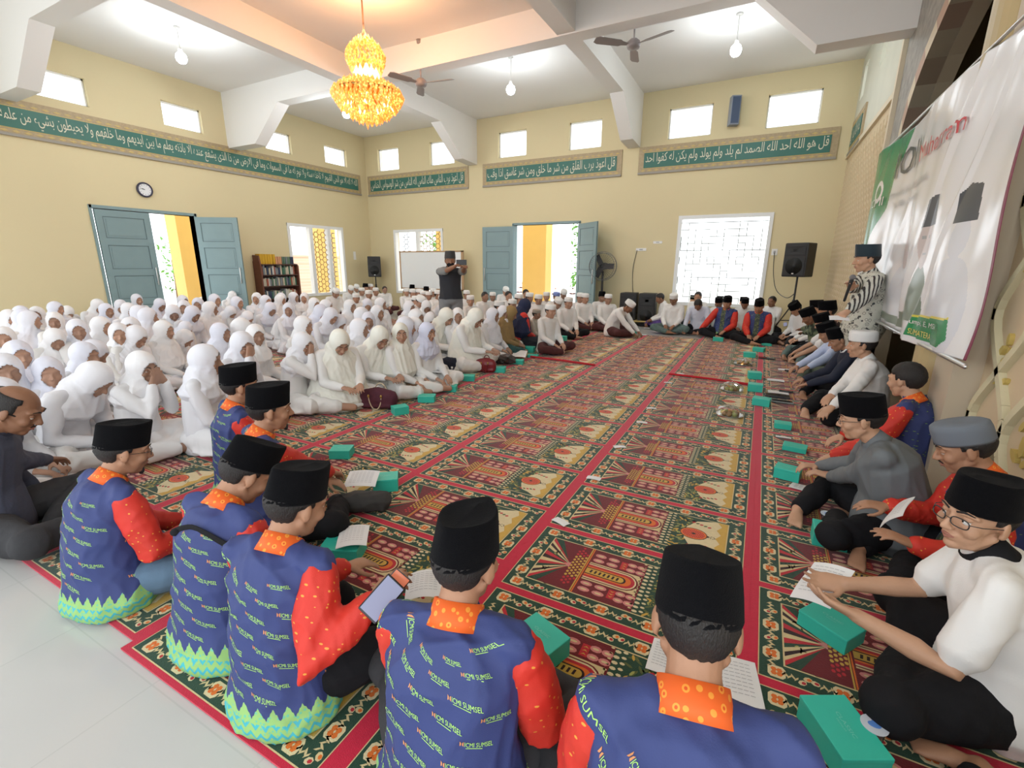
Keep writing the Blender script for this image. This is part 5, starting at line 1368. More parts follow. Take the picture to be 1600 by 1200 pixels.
# people outside the lattice window and by the doors
for (x, z, lab, cm) in ((-1.55, 1.0, 'person outside the lattice window near its frame edge', wcloth), (-.9, .95, 'person outside the lattice window behind the youths', mat('orange_shirt', (.62, .22, .12), .8)), (-.35, .98, 'person in striped cap outside the lattice window', wcloth)):
    P, top, k = boy('c', 'black', blackc, cm)
    place(P, lab, 'people outside the lattice window', None, None, 265, top, scale=1.0, loc=(x, 13.4, -.14))
k = skeleton(pose='stand', lean=.1, hpitch=.2); P = P_(); P.add('body', body_mesh(k, .011, it=1), skinc); P.add('shirt', shirt_mesh(k, .014, hem=-.1), blackc); P.add('trousers', trousers_mesh(k, .014), blackc); P.add('hair', hair_mesh(k), hairm)
place(P, 'person in dark clothes standing outside the side doorway', None, None, None, 0, top_of(k, None), scale=.90, loc=(-13.6, 6.15, -.14))
P, top, k = boy('a', 'black', maroonc); place(P, 'person in black cap sitting on the porch by the side doorway', None, None, None, 20, top, scale=1.0, loc=(-13.2, 7.35, .0))
# ================================================================ lamps, fans, chandelier
bulbm = mat('bulb_glow', (1, 1, 1), .4, emit=(.86, .95, 1), es=30)
plast = mat('white_plastic', (.8, .8, .78), .4)
def lamp(c, lab):
    t = thing('pendant_lamp', lab, 'ceiling lamp', c); L_ = ZC-c.z
    b = MB(); b.tube([(0, 0, .10), (0, 0, L_)], .008, 6, cap=1); b.lathe([(.001, L_), (.05, L_), (.05, L_-.02), (.001, L_-.03)], n=16); mk('cord', b, plast, t, smooth=True)
    b = MB(); b.lathe([(.02, .13), (.03, .12), (.032, .07), (.02, .06)], n=14); mk('socket', b, plast, t, smooth=True)
    b = MB(); b.lathe([(.005, .075), (.03, .07), (.075, .03), (.088, -.02), (.08, -.07), (.05, -.105), (.005, -.118)], n=20); mk('bulb', b, bulbm, t, smooth=True)
    ld = bpy.data.lights.new('lamp_light', 'POINT'); ld.energy = 45; ld.color = (.88, .95, 1); ld.shadow_soft_size = .12
    lo = bpy.data.objects.new('lamp_light', ld); link(lo); lo.parent = t; lo.location = (0, 0, -.22)
lamp(at_z(283, 88, 5.0), 'glowing pendant lamp over the crowd of girls, nearest the clock')
lamp(at_z(541, 176, 4.85), 'glowing pendant lamp just behind the chandelier')
lamp(at_z(798, 138, 4.9), 'glowing pendant lamp between the two wall brackets, above the far doorway')
lamp(at_z(1150, 76, 4.95), 'glowing pendant lamp nearest the niche wall')
fanm = mat('fan_mauve_grey', (.30, .27, .27), .5)
def cfan(c, a0, lab):
    t = thing('ceiling_fan', lab, 'ceiling fan', c); L_ = ZC-c.z
    b = MB(); b.tube([(0, 0, .08), (0, 0, L_)], .014, 8, cap=1); b.lathe([(.001, L_), (.06, L_), (.05, L_-.06), (.015, L_-.08)], n=16); mk('rod', b, fanm, t, smooth=True)
    b = MB(); b.lathe([(.001, .09), (.05, .08), (.10, .04), (.11, -.01), (.09, -.05), (.001, -.06)], n=20); mk('motor', b, fanm, t, smooth=True)
    for i in range(3):
        a = a0+2*PI*i/3; d = V(math.cos(a), math.sin(a), 0); q = V(-d.y, d.x, 0); b = MB()
        pts = [(.10, .025), (.20, .04), (.24, .065), (.60, .075), (.66, .05)]
        vs = [d*r_+q*w+V(0, 0, w*.25) for r_, w in pts]+[d*r_-q*w-V(0, 0, w*.25) for r_, w in reversed(pts)]
        n = len(vs); b.add([v+V(0, 0, .004) for v in vs]+[v-V(0, 0, .004) for v in vs], [tuple(range(n)), tuple(reversed(range(n, 2*n)))]+[(i_, i_+n, (i_+1) % n+n, (i_+1) % n) for i_ in range(n)])
        mk('blade', b, fanm, t)
cfan(at_z(990, 70, 4.85), math.radians(-18), 'three-blade ceiling fan between the niche-side lamp and the beam')
cfan(at_z(658, 130, 4.75), math.radians(10), 'three-blade ceiling fan behind the chandelier beam')
amber = mat('amber_crystal', (1, .5, .15), .3)
def f(n, p, L):
    v = voro(n, coord(n), 26); d = vmath(n, 'SUBTRACT', 1.0, vmath(n, 'MULTIPLY', v, 1.6))
    L(vmix(n, d, (1, .22, .02), (1, .62, .16)), p.inputs['Emission Color']); L(vmath(n, 'MULTIPLY', vmath(n, 'MAXIMUM', d, .22), 2.6), p.inputs['Emission Strength'])
nodes_mix(amber, f)
amber2 = mat('amber_core', (1, .8, .4), .3, emit=(1, .78, .34), es=4.5)
goldmt = mat('brass', (.45, .28, .08), .35, .8)
C0 = Vector((-5.66, 6.0, 3.85))
t = thing('chandelier', 'amber crystal chandelier hanging on a chain from the ceiling', 'chandelier', C0)
b = MB(); b.tube([(0, 0, .85), (0, .0, 1.6)], .012, 8); b.lathe([(.004, .84), (.03, .86), (.035, .92), (.015, .97), (.004, 1.0)], n=12); mk('chain', b, mat('chain_brown', (.16, .09, .06), .5), t, smooth=True)
b = MB(); b.lathe([(.02, -.02), (.30, 0), (.49, .10), (.51, .13), (.48, .14), (.2, .06), (.02, .05)], n=32); mk('frame', b, goldmt, t, smooth=True)
R5 = random.Random(4)
def crystals(name, rings, size):
    b = MB()
    for r_, z, n in rings:
        for i in range(n):
            a = 2*PI*(i+R5.random()*.3)/n; c = V(r_*math.cos(a), r_*math.sin(a), z+R5.uniform(-.01, .01)); s_ = size*R5.uniform(.8, 1.25)
            P = [c+V(0, 0, s_*1.5), c-V(0, 0, s_*1.8)]+[c+V(s_*math.cos(a+q)*.8, s_*math.sin(a+q)*.8, 0) for q in (0, PI/2, PI, 3*PI/2)]
            b.add(P, [(0, 2, 3), (0, 3, 4), (0, 4, 5), (0, 5, 2), (1, 3, 2), (1, 4, 3), (1, 5, 4), (1, 2, 5)])
    mk(name, b, amber, t)
crystals('lower_crystals', [(r_*.80, z_, n2) for r_, z_, n2 in ((.64, .10, 44), (.60, .05, 42), (.55, 0, 40), (.50, -.05, 36), (.42, -.10, 32), (.34, -.15, 26), (.25, -.19, 18), (.15, -.23, 10), (.05, -.26, 4), (.60, .15, 40), (.52, .19, 36), (.44, .23, 32), (.34, .27, 24))], .040)
crystals('upper_crystals', [(.14, .40, 14), (.20, .50, 18), (.26, .56, 24), (.27, .62, 24), (.25, .68, 22), (.21, .74, 18), (.15, .80, 14), (.08, .85, 8), (.22, .46, 18)], .036)
b = MB(); b.lathe([(.02, .18), (.12, .22), (.18, .32), (.19, .40), (.14, .50), (.02, .54)], n=24); mk('middle_globe', b, amber2, t, smooth=True)
for i in range(7):
    a = 2*PI*i/7; b = MB(); b.ball((.33*math.cos(a), .33*math.sin(a), .0), (.07, .07, .09)); mk('bulb', b, amber2, t, smooth=True)
ld = bpy.data.lights.new('chandelier_light', 'POINT'); ld.energy = 85; ld.color = (1, .50, .22); ld.shadow_soft_size = .35
lo = bpy.data.objects.new('chandelier_light', ld); link(lo); lo.parent = t; lo.location = (0, 0, 1.05)

# ================================================================ wall things and furniture
blk = mat('black_speaker', (.018, .019, .021), .55, bump=.2, bscale=120); grille = mat('speaker_grille', (.03, .031, .033), .6, bump=.6, bscale=300)
silver = mat('silver', (.6, .6, .6), .3, .9)
def speaker(c, rzv, w, h, d, lab, horn=True, tilt=0):
    t = thing('loudspeaker', lab, 'loudspeaker', c, rzv)   # front looks along local -Y
    b = MB(); pr = [(-w*.5, -d*.5), (w*.5, -d*.5), (w*.42, d*.5), (-w*.42, d*.5)]
    b.prism(pr, 0, h, lambda x, y, z: (x, y, z)); mk('cabinet', b, blk, t, bevel=.02)
    b = MB(); b.prism([(-w*.44, .04), (w*.44, .04), (w*.44, h*.60), (-w*.44, h*.60)], 0, .012, lambda x, z, q: (x, -d*.5-q, z)); mk('grille', b, grille, t, bevel=.004)
    b = MB(); b.lathe([(w*.36, 0), (w*.34, -.004), (w*.12, -.008), (.001, -.007)], c=(0, -d*.5-.014, h*.32), n=24, R=rx(PI/2)); mk('woofer', b, blk, t, smooth=True)
    b = MB(); x0, x1, z0, z1 = -w*.40, w*.40, h*.66, h*.90
    b.add([(x0, -d*.5-.012, z0), (x1, -d*.5-.012, z0), (x1, -d*.5-.012, z1), (x0, -d*.5-.012, z1), (-w*.1, -d*.5+.0, h*.74), (w*.1, -d*.5+.0, h*.74), (w*.1, -d*.5, h*.82), (-w*.1, -d*.5, h*.82)],
          [(0, 1, 5, 4), (1, 2, 6, 5), (2, 3, 7, 6), (3, 0, 4, 7), (4, 5, 6, 7)]); mk('horn', b, grille, t)
    b = MB(); b.box(-.02, .02, -d*.5-.016, -d*.5-.010, .055, .075); mk('badge', b, silver, t)
    return t
def tripod(c, h, lab, group=None):
    t = thing('speaker_stand', lab, 'speaker stand', c); b = MB(); b.tube([(0, 0, .35), (0, 0, h)], .019, 10); mk('pole', b, blk, t, smooth=True)
    b = MB(); b.tube([(0, 0, .70), (0, 0, .78)], .032, 12); mk('collar', b, blk, t, smooth=True)
    for i in range(3):
        a = 2*PI*i/3+.5; b = MB(); b.tube([(0, 0, .74), (.42*math.cos(a), .42*math.sin(a), .015)], .013, 8); b.tube([(0, 0, .38), (.2*math.cos(a), .2*math.sin(a), .36)], .009, 6); mk('leg', b, blk, t, smooth=True)
    return t
tripod((.62, 11.3, 0), 1.26, 'black tripod stand under the loudspeaker beside the lattice window')
speaker((.62, 11.3, 1.265), math.radians(-30), .46, .66, .40, 'black loudspeaker on a tripod beside the bright lattice window')
tripod((-11.5, 12.0, 0), 1.03, 'black stand under the loudspeaker in the room corner')
speaker((-11.5, 12.0, 1.04), math.radians(38), .42, .66, .36, 'black loudspeaker in the corner between the two windows')
for i, (x, lab) in enumerate(((-2.93, 'black floor loudspeaker nearer the standing fan'), (-2.46, 'black floor loudspeaker beside the youth in purple'))):
    speaker((x, 12.0, .0), 0, .42, .80, .40, lab)
# slim column speaker high on the wall
t = thing('column_speaker', 'slim blue grey column speaker high on the far wall between two small windows', 'loudspeaker', (-1.0, YB-.18, 4.47), math.radians(20)); b = MB(); b.box(-.10, .10, -.09, .09, 0, .58)
mk('housing', b, mat('speaker_blue_grey', (.25, .28, .33), .5), t, bevel=.01); b = MB(); b.box(-.08, .08, -.098, -.09, .03, .55); mk('grille', b, mat('speaker_blue', (.06, .09, .16), .6), t)
b = MB(); b.tube([(0, .05, .3), (0, .2, .3)], .02, 8); mk('bracket', b, silver, t)
# clock
t = thing('wall_clock', 'round wall clock with dark rim above the side doorway', 'clock', (XL+.001, 5.83, 3.0)); Rc = ry(PI/2)
b = MB(); b.lathe([(.001, .0), (.15, 0), (.155, .02), (.15, .045), (.125, .05), (.12, .03)], n=36, R=Rc); mk('rim', b, mat('clock_rim', (.03, .03, .06), .4), t, smooth=True)
b = MB(); b.lathe([(.001, .03), (.122, .03), (.122, .032), (.001, .0325)], n=36, R=Rc); mk('dial', b, mat('clock_face', (.80, .82, .84), .5), t)
b = MB()
for i in range(12):
    a = PI*i/6; b.obox((.034, .10*math.sin(a), .10*math.cos(a)), (.001, 0, 0), (0, .010*math.sin(a), .010*math.cos(a)), (0, .0025*math.cos(a), -.0025*math.sin(a)))
mk('hour_marks', b, blackc, t)
for nm, a, L_, w in (('hour_hand', math.radians(293), .055, .005), ('minute_hand', math.radians(282), .085, .0035)):
    b = MB(); b.obox((.038, math.sin(a)*L_/2, math.cos(a)*L_/2), (.0015, 0, 0), (0, math.sin(a)*L_/2, math.cos(a)*L_/2), (0, w*math.cos(a), -w*math.sin(a))); mk(nm, b, blackc, t)
# bookcase
wood = mat('dark_brown_wood', (.075, .028, .018), .5, var=.35, vscale=14, stretch=(1, 1, .2)); woodr = mat('red_brown_wood', (.16, .055, .032), .5, var=.3, vscale=14)
Y0, Y1 = 8.10, 9.28
t = thing('bookcase', 'dark wooden bookcase packed with books between the side door and tall window', 'bookcase', (XL, (Y0+Y1)/2, 0)); D_ = .30; hw = (Y1-Y0)/2
b = MB(); b.box(0, .02, -hw, hw, 0, 1.52); mk('back_panel', b, wood, t)
for y in (-hw, hw-.04): 
    b = MB(); b.prism([(.02, 0), (D_, 0), (D_, 1.40), (D_-.05, 1.66 if y < 0 else 1.45), (.02, 1.68 if y < 0 else 1.47)], y, y+.04, lambda x, z, q: (x, q, z)); mk('side_panel', b, woodr, t)
SH = [.12, .50, .84, 1.14, 1.42]
for z in SH: b = MB(); b.box(.02, D_-.01, -hw+.04, hw-.04, z, z+.025); mk('shelf', b, wood, t)
bc = [(.62, .36, .02), (.55, .50, .38), (.05, .16, .10), (.03, .05, .10), (.35, .10, .06), (.60, .58, .52), (.09, .04, .10), (.12, .20, .14), (.62, .30, .16), (.20, .22, .24)]
bcn = ['mustard', 'cream', 'dark green', 'navy', 'red', 'white', 'plum', 'green', 'orange', 'grey']
bms = [mat('book_'+n_.replace(' ', '_'), c, .6) for n_, c in zip(bcn, bc)]; pagem = mat('book_pages', (.72, .68, .58), .8)
R6 = random.Random(11); zi = 0
shelfn = {0: 'lowest shelf', 1: 'second lowest shelf', 2: 'middle shelf', 3: 'second highest shelf', 4: 'top of the bookcase'}
for si, z in enumerate(SH):
    y = -hw+.06; i = 0
    while y < hw-.1:
        w = R6.uniform(.035, .06); hgt = R6.uniform(.18, .25)
        if si == 4:
            ci = 0 if y < -.12 else (8 if y < .1 else R6.choice([2, 7, 9, 3, 7])); w = .075 if ci == 0 else (.06 if ci == 8 else .045); hgt = .26 if ci == 0 else .2
        elif si in (0,): ci = R6.choice([6, 6, 3, 9])
        else: ci = R6.choice([1, 5, 1, 2, 3, 4, 7, 9, 1])
        if y+w > hw-.05: break
        o = thing('book', '%s book on the %s of the bookcase, %s from the door side' % (bcn[ci], shelfn[si], ORD[i] if i < 20 else 'last'), 'book', (XL+.03, (Y0+Y1)/2+y, z+.026), group='books on the bookcase')
        b = MB(); b.box(.02, .20, 0, w*.93, 0, hgt); mk('cover', b, bms[ci], o, bevel=.003); b = MB(); b.box(.03, .195, w*.12, w*.81, hgt-.004, hgt+.001); mk('pages', b, pagem, o)
        y += w+R6.choice([0, 0, .012]); i += 1
# whiteboard on its stand
t = thing('whiteboard', 'white writing board on a wooden frame behind the filming man', 'whiteboard', (-9.2, 12.0, 0)); wbf = mat('board_wood', (.42, .27, .14), .6)
b = MB(); b.box(-1.16, 1.16, -.012, .012, .72, 1.82); mk('board', b, mat('whiteboard_white', (.80, .83, .84), .25), t)
b = MB()
for x0, x1, z0, z1 in ((-1.21, -1.16, .68, 1.86), (1.16, 1.24, .68, 1.86), (-1.21, 1.24, 1.82, 1.86), (-1.21, 1.24, .68, .72)): b.box(x0, x1, -.02, .02, z0, z1)
mk('frame', b, wbf, t, bevel=.003)
for x in (-1.1, 1.1):
    b = MB(); b.tube([(x, -.25, .0), (x, 0, .7)], .02, 8); b.tube([(x, .25, .0), (x, 0, .7)], .02, 8); mk('leg', b, wbf, t, smooth=True)
t = thing('notice_sheet', 'printed white sheet taped to the whiteboard beside the phone', 'paper', (-8.36, 11.985, 1.60)); b = MB(); b.box(-.13, .13, -.002, .002, 0, .17); mk('sheet', b, mat('paper_white', (.80, .80, .80), .7), t)
paper = MAT['paper_white']; inkm = mat('ink_grey', (.36, .36, .38), .7)
b = MB()
for i in range(7): b.box(-.11, .09, -.0035, -.002, .02+i*.02, .024+i*.02)
mk('print_lines', b, inkm, t)
# standing fan
t = thing('standing_fan', 'black standing fan with wire cage beside the far door leaf', 'fan', (-3.66, 11.95, 0))
b = MB(); b.lathe([(.001, .04), (.22, .03), (.22, 0), (.001, 0)], n=24); b.tube([(0, 0, .03), (0, 0, 1.3)], .028, 10); mk('stand', b, blk, t, smooth=True)
b = MB(); b.tube([(0, .0, 1.44), (0, .2, 1.44)], .09, 14); mk('motor', b, blk, t, smooth=True)
for i in range(3):
    a = 2*PI*i/3; d = V(math.cos(a), 0, math.sin(a)); q = V(-d.z, 0, d.x); b = MB(); b.obox(V(0, -.08, 1.44)+d*.17, d*.13, q*.07+V(0, .02, 0), (0, .004, 0)); mk('blade', b, blk, t)
b = MB(); wire = mat('cage_wire', (.12, .12, .12), .4, .5)
for yy, rr in ((-.14, .33), (-.02, .36), (.04, .33)): b.tube([(rr*math.cos(q), yy, 1.44+rr*math.sin(q)) for q in [2*PI*i/40 for i in range(41)]], .006, 5, cap=1)
for i in range(36):
    q = 2*PI*i/36; b.tube([(.05*math.cos(q), -.17, 1.44+.05*math.sin(q)), (.33*math.cos(q), -.14, 1.44+.33*math.sin(q)), (.36*math.cos(q), -.02, 1.44+.36*math.sin(q))], .0025, 4, cap=1)
mk('cage', b, wire, t)
# sockets, switches and leads
def plate(name, x, y, z, w, h, lab): 
    t = thing(name, lab, 'wall switch' if 'switch' in name else 'socket', (x, y, z)); b = MB(); b.box(-w/2, w/2, -.015, 0, -h/2, h/2); mk('cover_plate', b, plast, t, bevel=.003)
    b = MB(); b.box(-w/6, w/6, -.02, -.015, -h/5, h/5); mk('rocker', b, mat('switch_grey', (.4, .4, .4), .5), t)
plate('wall_socket', .16, YB-.001, 1.78, .12, .14, 'white wall socket with a plugged lead beside the lattice window')
plate('wall_switch', -2.85, YB-.001, 1.86, .26, .07, 'wide white switch box above the floor loudspeakers')
plate('junction_box', -2.45, YB-.001, 2.03, .22, .06, 'white junction strip on the wall above the switch box')
t = thing('wall_switch', 'small white switch on the wall by the tall side window', 'wall switch', (XL+.001, 11.72, 1.72)); b = MB(); b.box(0, .015, -.05, .05, -.13, .13); mk('cover_plate', b, plast, t)
cab = mat('black_cable', (.03, .03, .03), .5)
def cable(pts, r_, lab, name='cable'):
    # smooth the path
    P = [Vector(p) for p in pts]; out = []
    for i in range(len(P)-1):
        a, b_, c, d = P[max(0, i-1)], P[i], P[i+1], P[min(len(P)-1, i+2)]
        for k in range(6):
            u = k/6; out.append(.5*((2*b_)+(c-a)*u+(2*a-5*b_+4*c-d)*u*u+(3*b_-a-3*c+d)*u**3))
    out.append(P[-1]); b = MB(); b.tube(out, r_, 6, cap=1); o = mk(name, b, cab, smooth=True); tag(o, lab, 'cable')
cable([(.16, 12.45, 1.76), (.2, 12.35, 1.3), (.3, 12.1, .95), (.5, 11.6, .82), (.64, 11.40, .95)], .008, 'black power lead from the wall socket to the tripod loudspeaker')
cable([(-2.95, 12.485, 1.84), (-3.02, 12.48, 1.4), (-3.0, 12.485, .9), (-2.9, 12.3, .5)], .007, 'thin lead running down the wall behind the floor loudspeakers')

# ================================================================ the banner
vin = mat('banner_vinyl', (.78, .78, .79), .22, spec=.6); vg = mat('banner_green', (.03, .26, .10), .25, spec=.6); vdk = mat('banner_dark', (.05, .06, .08), .3); vred = mat('banner_red', (.55, .05, .07), .3)
vsk = mat('banner_skin_print', (.60, .53, .52), .3); vlg = mat('banner_light_grey', (.68, .70, .75), .25); vol = mat('banner_leafy', (.20, .25, .20), .3); vy = mat('banner_yellow', (.70, .60, .08), .3); vgr = mat('banner_grey_letters', (.38, .39, .40), .3); vmar = mat('banner_maroon_edge', (.20, .02, .06), .4)
BM = [vin, vg, vdk, vred, vsk, vlg, vol, vy, vgr, vmar]
AW, ZB_, ZT = 3.82, .97, 2.78
def bz_(a): return .05*math.sin(PI*a/AW)                    # the bottom hem sags
def bsurf(a, z, off=0):
    u = a/AW; w = (z-ZB_)/(ZT-ZB_)
    d = .024*math.sin(3.2*u*PI+1.3*w)+.011*math.sin(a*7.5+w*5.5+1.2*math.sin(w*3))*(1.15-w)+.005*math.sin(a*15-w*9)*(.35+.8*abs(u-.4))
    d += .006*max(0, 1-abs((a-1.0-w*1.1)/.14))+.018*max(0, 1-abs((a-2.2-w*.9)/.10))+.012*max(0, 1-abs((a-2.75-w*.8)/.06))
    return Vector((1.07-d*1.3-off, 7.36-a, z+.045*math.sin(PI*u)*(-1 if w < .5 else -.5)*(1 if w < .2 else .4)))
def inpoly(p, poly):
    c = False; n = len(poly)
    for i in range(n):
        (x1, y1), (x2, y2) = poly[i], poly[(i+1) % n]
        if (y1 > p[1]) != (y2 > p[1]) and p[0] < (x2-x1)*(p[1]-y1)/(y2-y1+1e-12)+x1: c = not c
    return c
def bell(a, z, ca, cz, ra, rz_): return ((a-ca)/ra)**2+((z-cz)/rz_)**2 < 1
def bcol(a, z):
    if a > AW-.03 and z < 2.4: return 9
    if inpoly((a, z), [(0, 2.79), (1.3, 2.79), (1.12, 2.57), (.92, 2.43), (.86, 2.1), (.62, 1.95), (.3, 1.7), (0, 1.6)]):
        if bell(a, z, .45, 2.30, .16, .12) and not bell(a, z, .45, 2.30, .10, .07): return 0
        return 1
    if inpoly((a, z), [(2.80, 1.16), (3.52, 1.18), (3.56, 1.06), (3.46, 1.0), (2.74, 1.02)]): return 1
    if inpoly((a, z), [(2.80, 1.16), (3.52, 1.18), (3.52, 1.195), (2.80, 1.175)]): return 7
    # portraits
    if inpoly((a, z), [(2.50, 1.80), (2.56, 1.99), (2.83, 2.0), (2.90, 1.80)]): return 2
    if bell(a, z, 2.70, 1.67, .135, .18): return 4 if not ((abs(z-1.72) < .010 and .03 < abs(a-2.7) < .09) or (abs(z-1.60) < .008 and abs(a-2.7) < .05)) else 8
    if bell(a, z, 2.70, 1.16, .22, .36) and z > 1.12: return 6
    if inpoly((a, z), [(3.20, 1.77), (3.20, 1.95), (3.30, 2.0), (3.45, 1.98), (3.47, 1.77)]): return 2
    if bell(a, z, 3.33, 1.68, .10, .13): return 5
    if bell(a, z, 3.34, 1.20, .30, .36): return 5
    if bell(a, z, 1.95, 1.68, .14, .19): return 4
    if bell(a, z, 1.95, 1.2, .36, .34) and z > 1.10: return 5
    if z < 1.14+.04*math.sin(a*3) and a < 2.6: return 6 if z > 1.03 else 0
    return 0
t = thing('event_banner', 'large glossy white and green event banner on the niche wall behind the speaker', 'banner', (0, 0, 0))
na, nz = 480, 230; b = MB()
for i in range(na+1):
    for j in range(nz+1): b.v.append(tuple(bsurf(AW*i/na, ZB_+(ZT-ZB_)*j/nz)))
for i in range(na):
    for j in range(nz):
        b.f.append((i*(nz+1)+j, (i+1)*(nz+1)+j, (i+1)*(nz+1)+j+1, i*(nz+1)+j+1)); b.m.append(bcol(AW*(i+.5)/na, ZB_+(ZT-ZB_)*(j+.5)/nz))
o = mk('vinyl_sheet', b, BM, t, smooth=True); so = o.modifiers.new('s', 'SOLIDIFY'); so.thickness = .002
b = MB(); S_ = lambda a0, z0: (lambda a, q: bsurf(a0+a, z0+q, .016))
put_text(b, 'ICMI', S_(.22, 2.14), width=.5, height=.09, mi=0)
put_text(b, 'IOII', S_(.98, 2.36), width=.86, height=.24, mi=2)
put_text(b, 'Muharram', S_(1.95, 2.36), width=1.1, height=.13, mi=3)
put_text(b, 'Prof. Dr. H. Muhammad', S_(.95, 2.17), width=1.4, height=.06, mi=8); put_text(b, 'S.E., M.Si', S_(1.15, 2.06), width=1.0, height=.055, mi=8)
put_text(b, 'umpi, E, MSi', S_(2.84, 1.10), width=.56, height=.045, mi=0); put_text(b, 'SUMATERA', S_(2.84, 1.035), width=.5, height=.04, mi=7)
mk('lettering', b, BM, t)
b = MB(); b.tube([(1.06, 7.45, .965), (1.06, 3.42, .955)], .014, 10); mk('bottom_rod', b, silver, t, smooth=True)
b = MB(); b.tube([(1.07, 7.4, 2.785), (1.07, 3.4, 2.80)], .010, 8); mk('top_rod', b, silver, t, smooth=True)
for y in (5.2,):
    pass

# ================================================================ things on the floor
boxm = mat('mint_box', (.035, .52, .40), .45, var=.06, vscale=9); boxt = mat('mint_print', (.20, .62, .52), .5)
def snack_box(px, rot, lab, sz=(.19, .135, .085), tilt=0, z=.012, text=False, roll=0):
    p = at_z(*px, z+sz[2]/2); t = thing('snack_box', lab, 'box', (p.x, p.y, z), math.radians(rot), 'mint green snack boxes')
    w, d, h = sz; b = MB(); b.box(-w/2, w/2, -d/2, d/2, 0, h*.93); mk('carton', b, boxm, t, bevel=.002)
    b = MB(); b.box(-w/2-.0015, w/2+.0015, -d/2-.0015, d/2+.0015, h*.80, h); lid = mk('lid', b, boxm, t, bevel=.003)
    b = MB(); put_text(b, 'CLASSIC', lambda a, q: V(a, q, h+.0012), width=w*.42, height=.012, center=True); put_text(b, 'PREMIUM', lambda a, q: V(a, q-.012, h+.0012), width=w*.2, height=.005, center=True); mk('printed_word', b, boxt, lid)
    if tilt or roll: t.rotation_euler = (math.radians(tilt), math.radians(roll), math.radians(rot)); t.location.z += abs(math.sin(math.radians(tilt)))*d/2+abs(math.sin(math.radians(roll)))*w/2
    return t
BX = [((845, 1003), -20, 'big mint box with printed lid beside the charcoal trousers', (.185, .135, .085)),
 ((1315, 1150), -62, 'largest mint box, at the bottom edge beside the water cup', (.21, .15, .09)),
 ((1298, 978), -35, 'mint box under the papers of the man in white polo', (.19, .14, .07)),
 ((1296, 836), 0, 'mint box with a water cup behind it, before the batik man in grey cap', (.16, .12, .10)),
 ((1231, 738), -12, 'mint box beside the floor paper before the grey shirt', (.16, .12, .08)),
 ((1242, 699), -8, 'mint box nearest the orange cuffs', (.17, .13, .04)),
 ((1223, 664), 0, 'mint box lying on a white sheet by the red seam', (.14, .12, .05)),
 ((1190, 627), -8, 'mint box at the middle of the bright red seam', (.17, .13, .08)),
 ((1180, 605), 0, 'mint box behind the mid seam box', (.16, .13, .09)),
 ((1179, 586), 8, 'mint box with a white lid glare, beyond two others on the seam', (.16, .13, .09)),
 ((1171, 554), 5, 'mint box beside the far fruit plate', (.18, .13, .08)),
 ((1186, 546), -15, 'mint box behind the one by the far fruit plate', (.18, .13, .07)),
 ((1198, 536), -5, 'mint box nearest the camouflage uniform', (.18, .14, .09)),
 ((1175, 531), 0, 'mint box under papers before the two batik men', (.19, .14, .07)),
 ((1122, 530), 3, 'mint box before the heavy leaning batik man', (.19, .14, .07)),
 ((1047, 517), 0, 'mint box before the grey green sarong', (.17, .13, .09)),
 ((990, 518), 10, 'small mint box before the bent writing man', (.14, .1, .07)),
 ((603, 753), 40, 'mint box in front of the black bag', (.16, .13, .09)),
 ((534, 706), 30, 'mint box beyond the stretched red sleeve', (.16, .13, .07)),
 ((536, 858), 25, 'mint box under folded papers beside the phone holder', (.20, .14, .08)),
 ((625, 640), 60, 'first mint box of the women row, beside the maroon handbag', (.15, .12, .08)),
 ((667, 622), 28, 'mint box before the brown cloth bundle', (.18, .13, .07)),
 ((702, 606), 25, 'mint box in front of the water bottle', (.18, .13, .07)),
 ((731, 590), 25, 'mint box between the water bottle and red handbag', (.18, .13, .07)),
 ((780, 577), 20, 'mint box in front of the red handbag', (.18, .13, .07)),
 ((808, 565), 15, 'flat mint box in front of the dark handbag', (.20, .13, .06)),
 ((833, 556), 15, 'mint box with white top glare by the carpet hem', (.17, .13, .04)),
 ((827, 546), 10, 'mint box before the black bag of the navy headscarf woman', (.18, .13, .10)),
 ((866, 542), 5, 'flat mint box past the black bag', (.18, .13, .06)),
 ((880, 532), 0, 'mint box standing on end, last of the women row', (.12, .10, .17))]
for px, rot, lab, sz in BX: snack_box(px, rot, lab, sz)
def sheet(c, rot, w, h, lab, tilt=0, roll=0, fold=.0, n=1, lines=True, name='paper_sheet', mt=None):
    t = thing(name, lab, 'paper', c, math.radians(rot)); t.rotation_euler = (math.radians(tilt), math.radians(roll), math.radians(rot))
    b = MB(); N = 8
    for s_, zz in ((1, .001), (-1, -.0005)):
        vs = [(w*(i/N-.5), h*(j/N-.5), zz+fold*math.sin(PI*i/N)+fold*.4*math.sin(PI*j/N*1.5)) for j in range(N+1) for i in range(N+1)]
        fs = [(j*(N+1)+i, j*(N+1)+i+1, (j+1)*(N+1)+i+1, (j+1)*(N+1)+i) for j in range(N) for i in range(N)]
        b.add(vs, fs if s_ > 0 else [tuple(reversed(q)) for q in fs])
    mk('sheet', b, mt or paper, t, smooth=True)
    if lines:
        b = MB()
        for r_ in range(9):
            y = h*(.38-.085*r_); 
            for i in range(6):
                f2 = lambda x: .0022+fold*math.sin(PI*(x/w+.5))+fold*.4*math.sin(PI*(y/h+.5)*1.5)
                xa, xb = w*(-.38+.125*i), w*(-.38+.125*(i+.8)); b.add([(xa, y, f2(xa)), (xb, y, f2(xb)), (xb, y+.0022, f2(xb)), (xa, y+.0022, f2(xa))], [(0, 1, 2, 3)])
        mk('printed_lines', b, inkm, t)
    return t
Z0 = .016
sheet(at_z(1262, 765, Z0), -18, .21, .10, 'white paper on the carpet before the grey-shirted man', fold=.003)
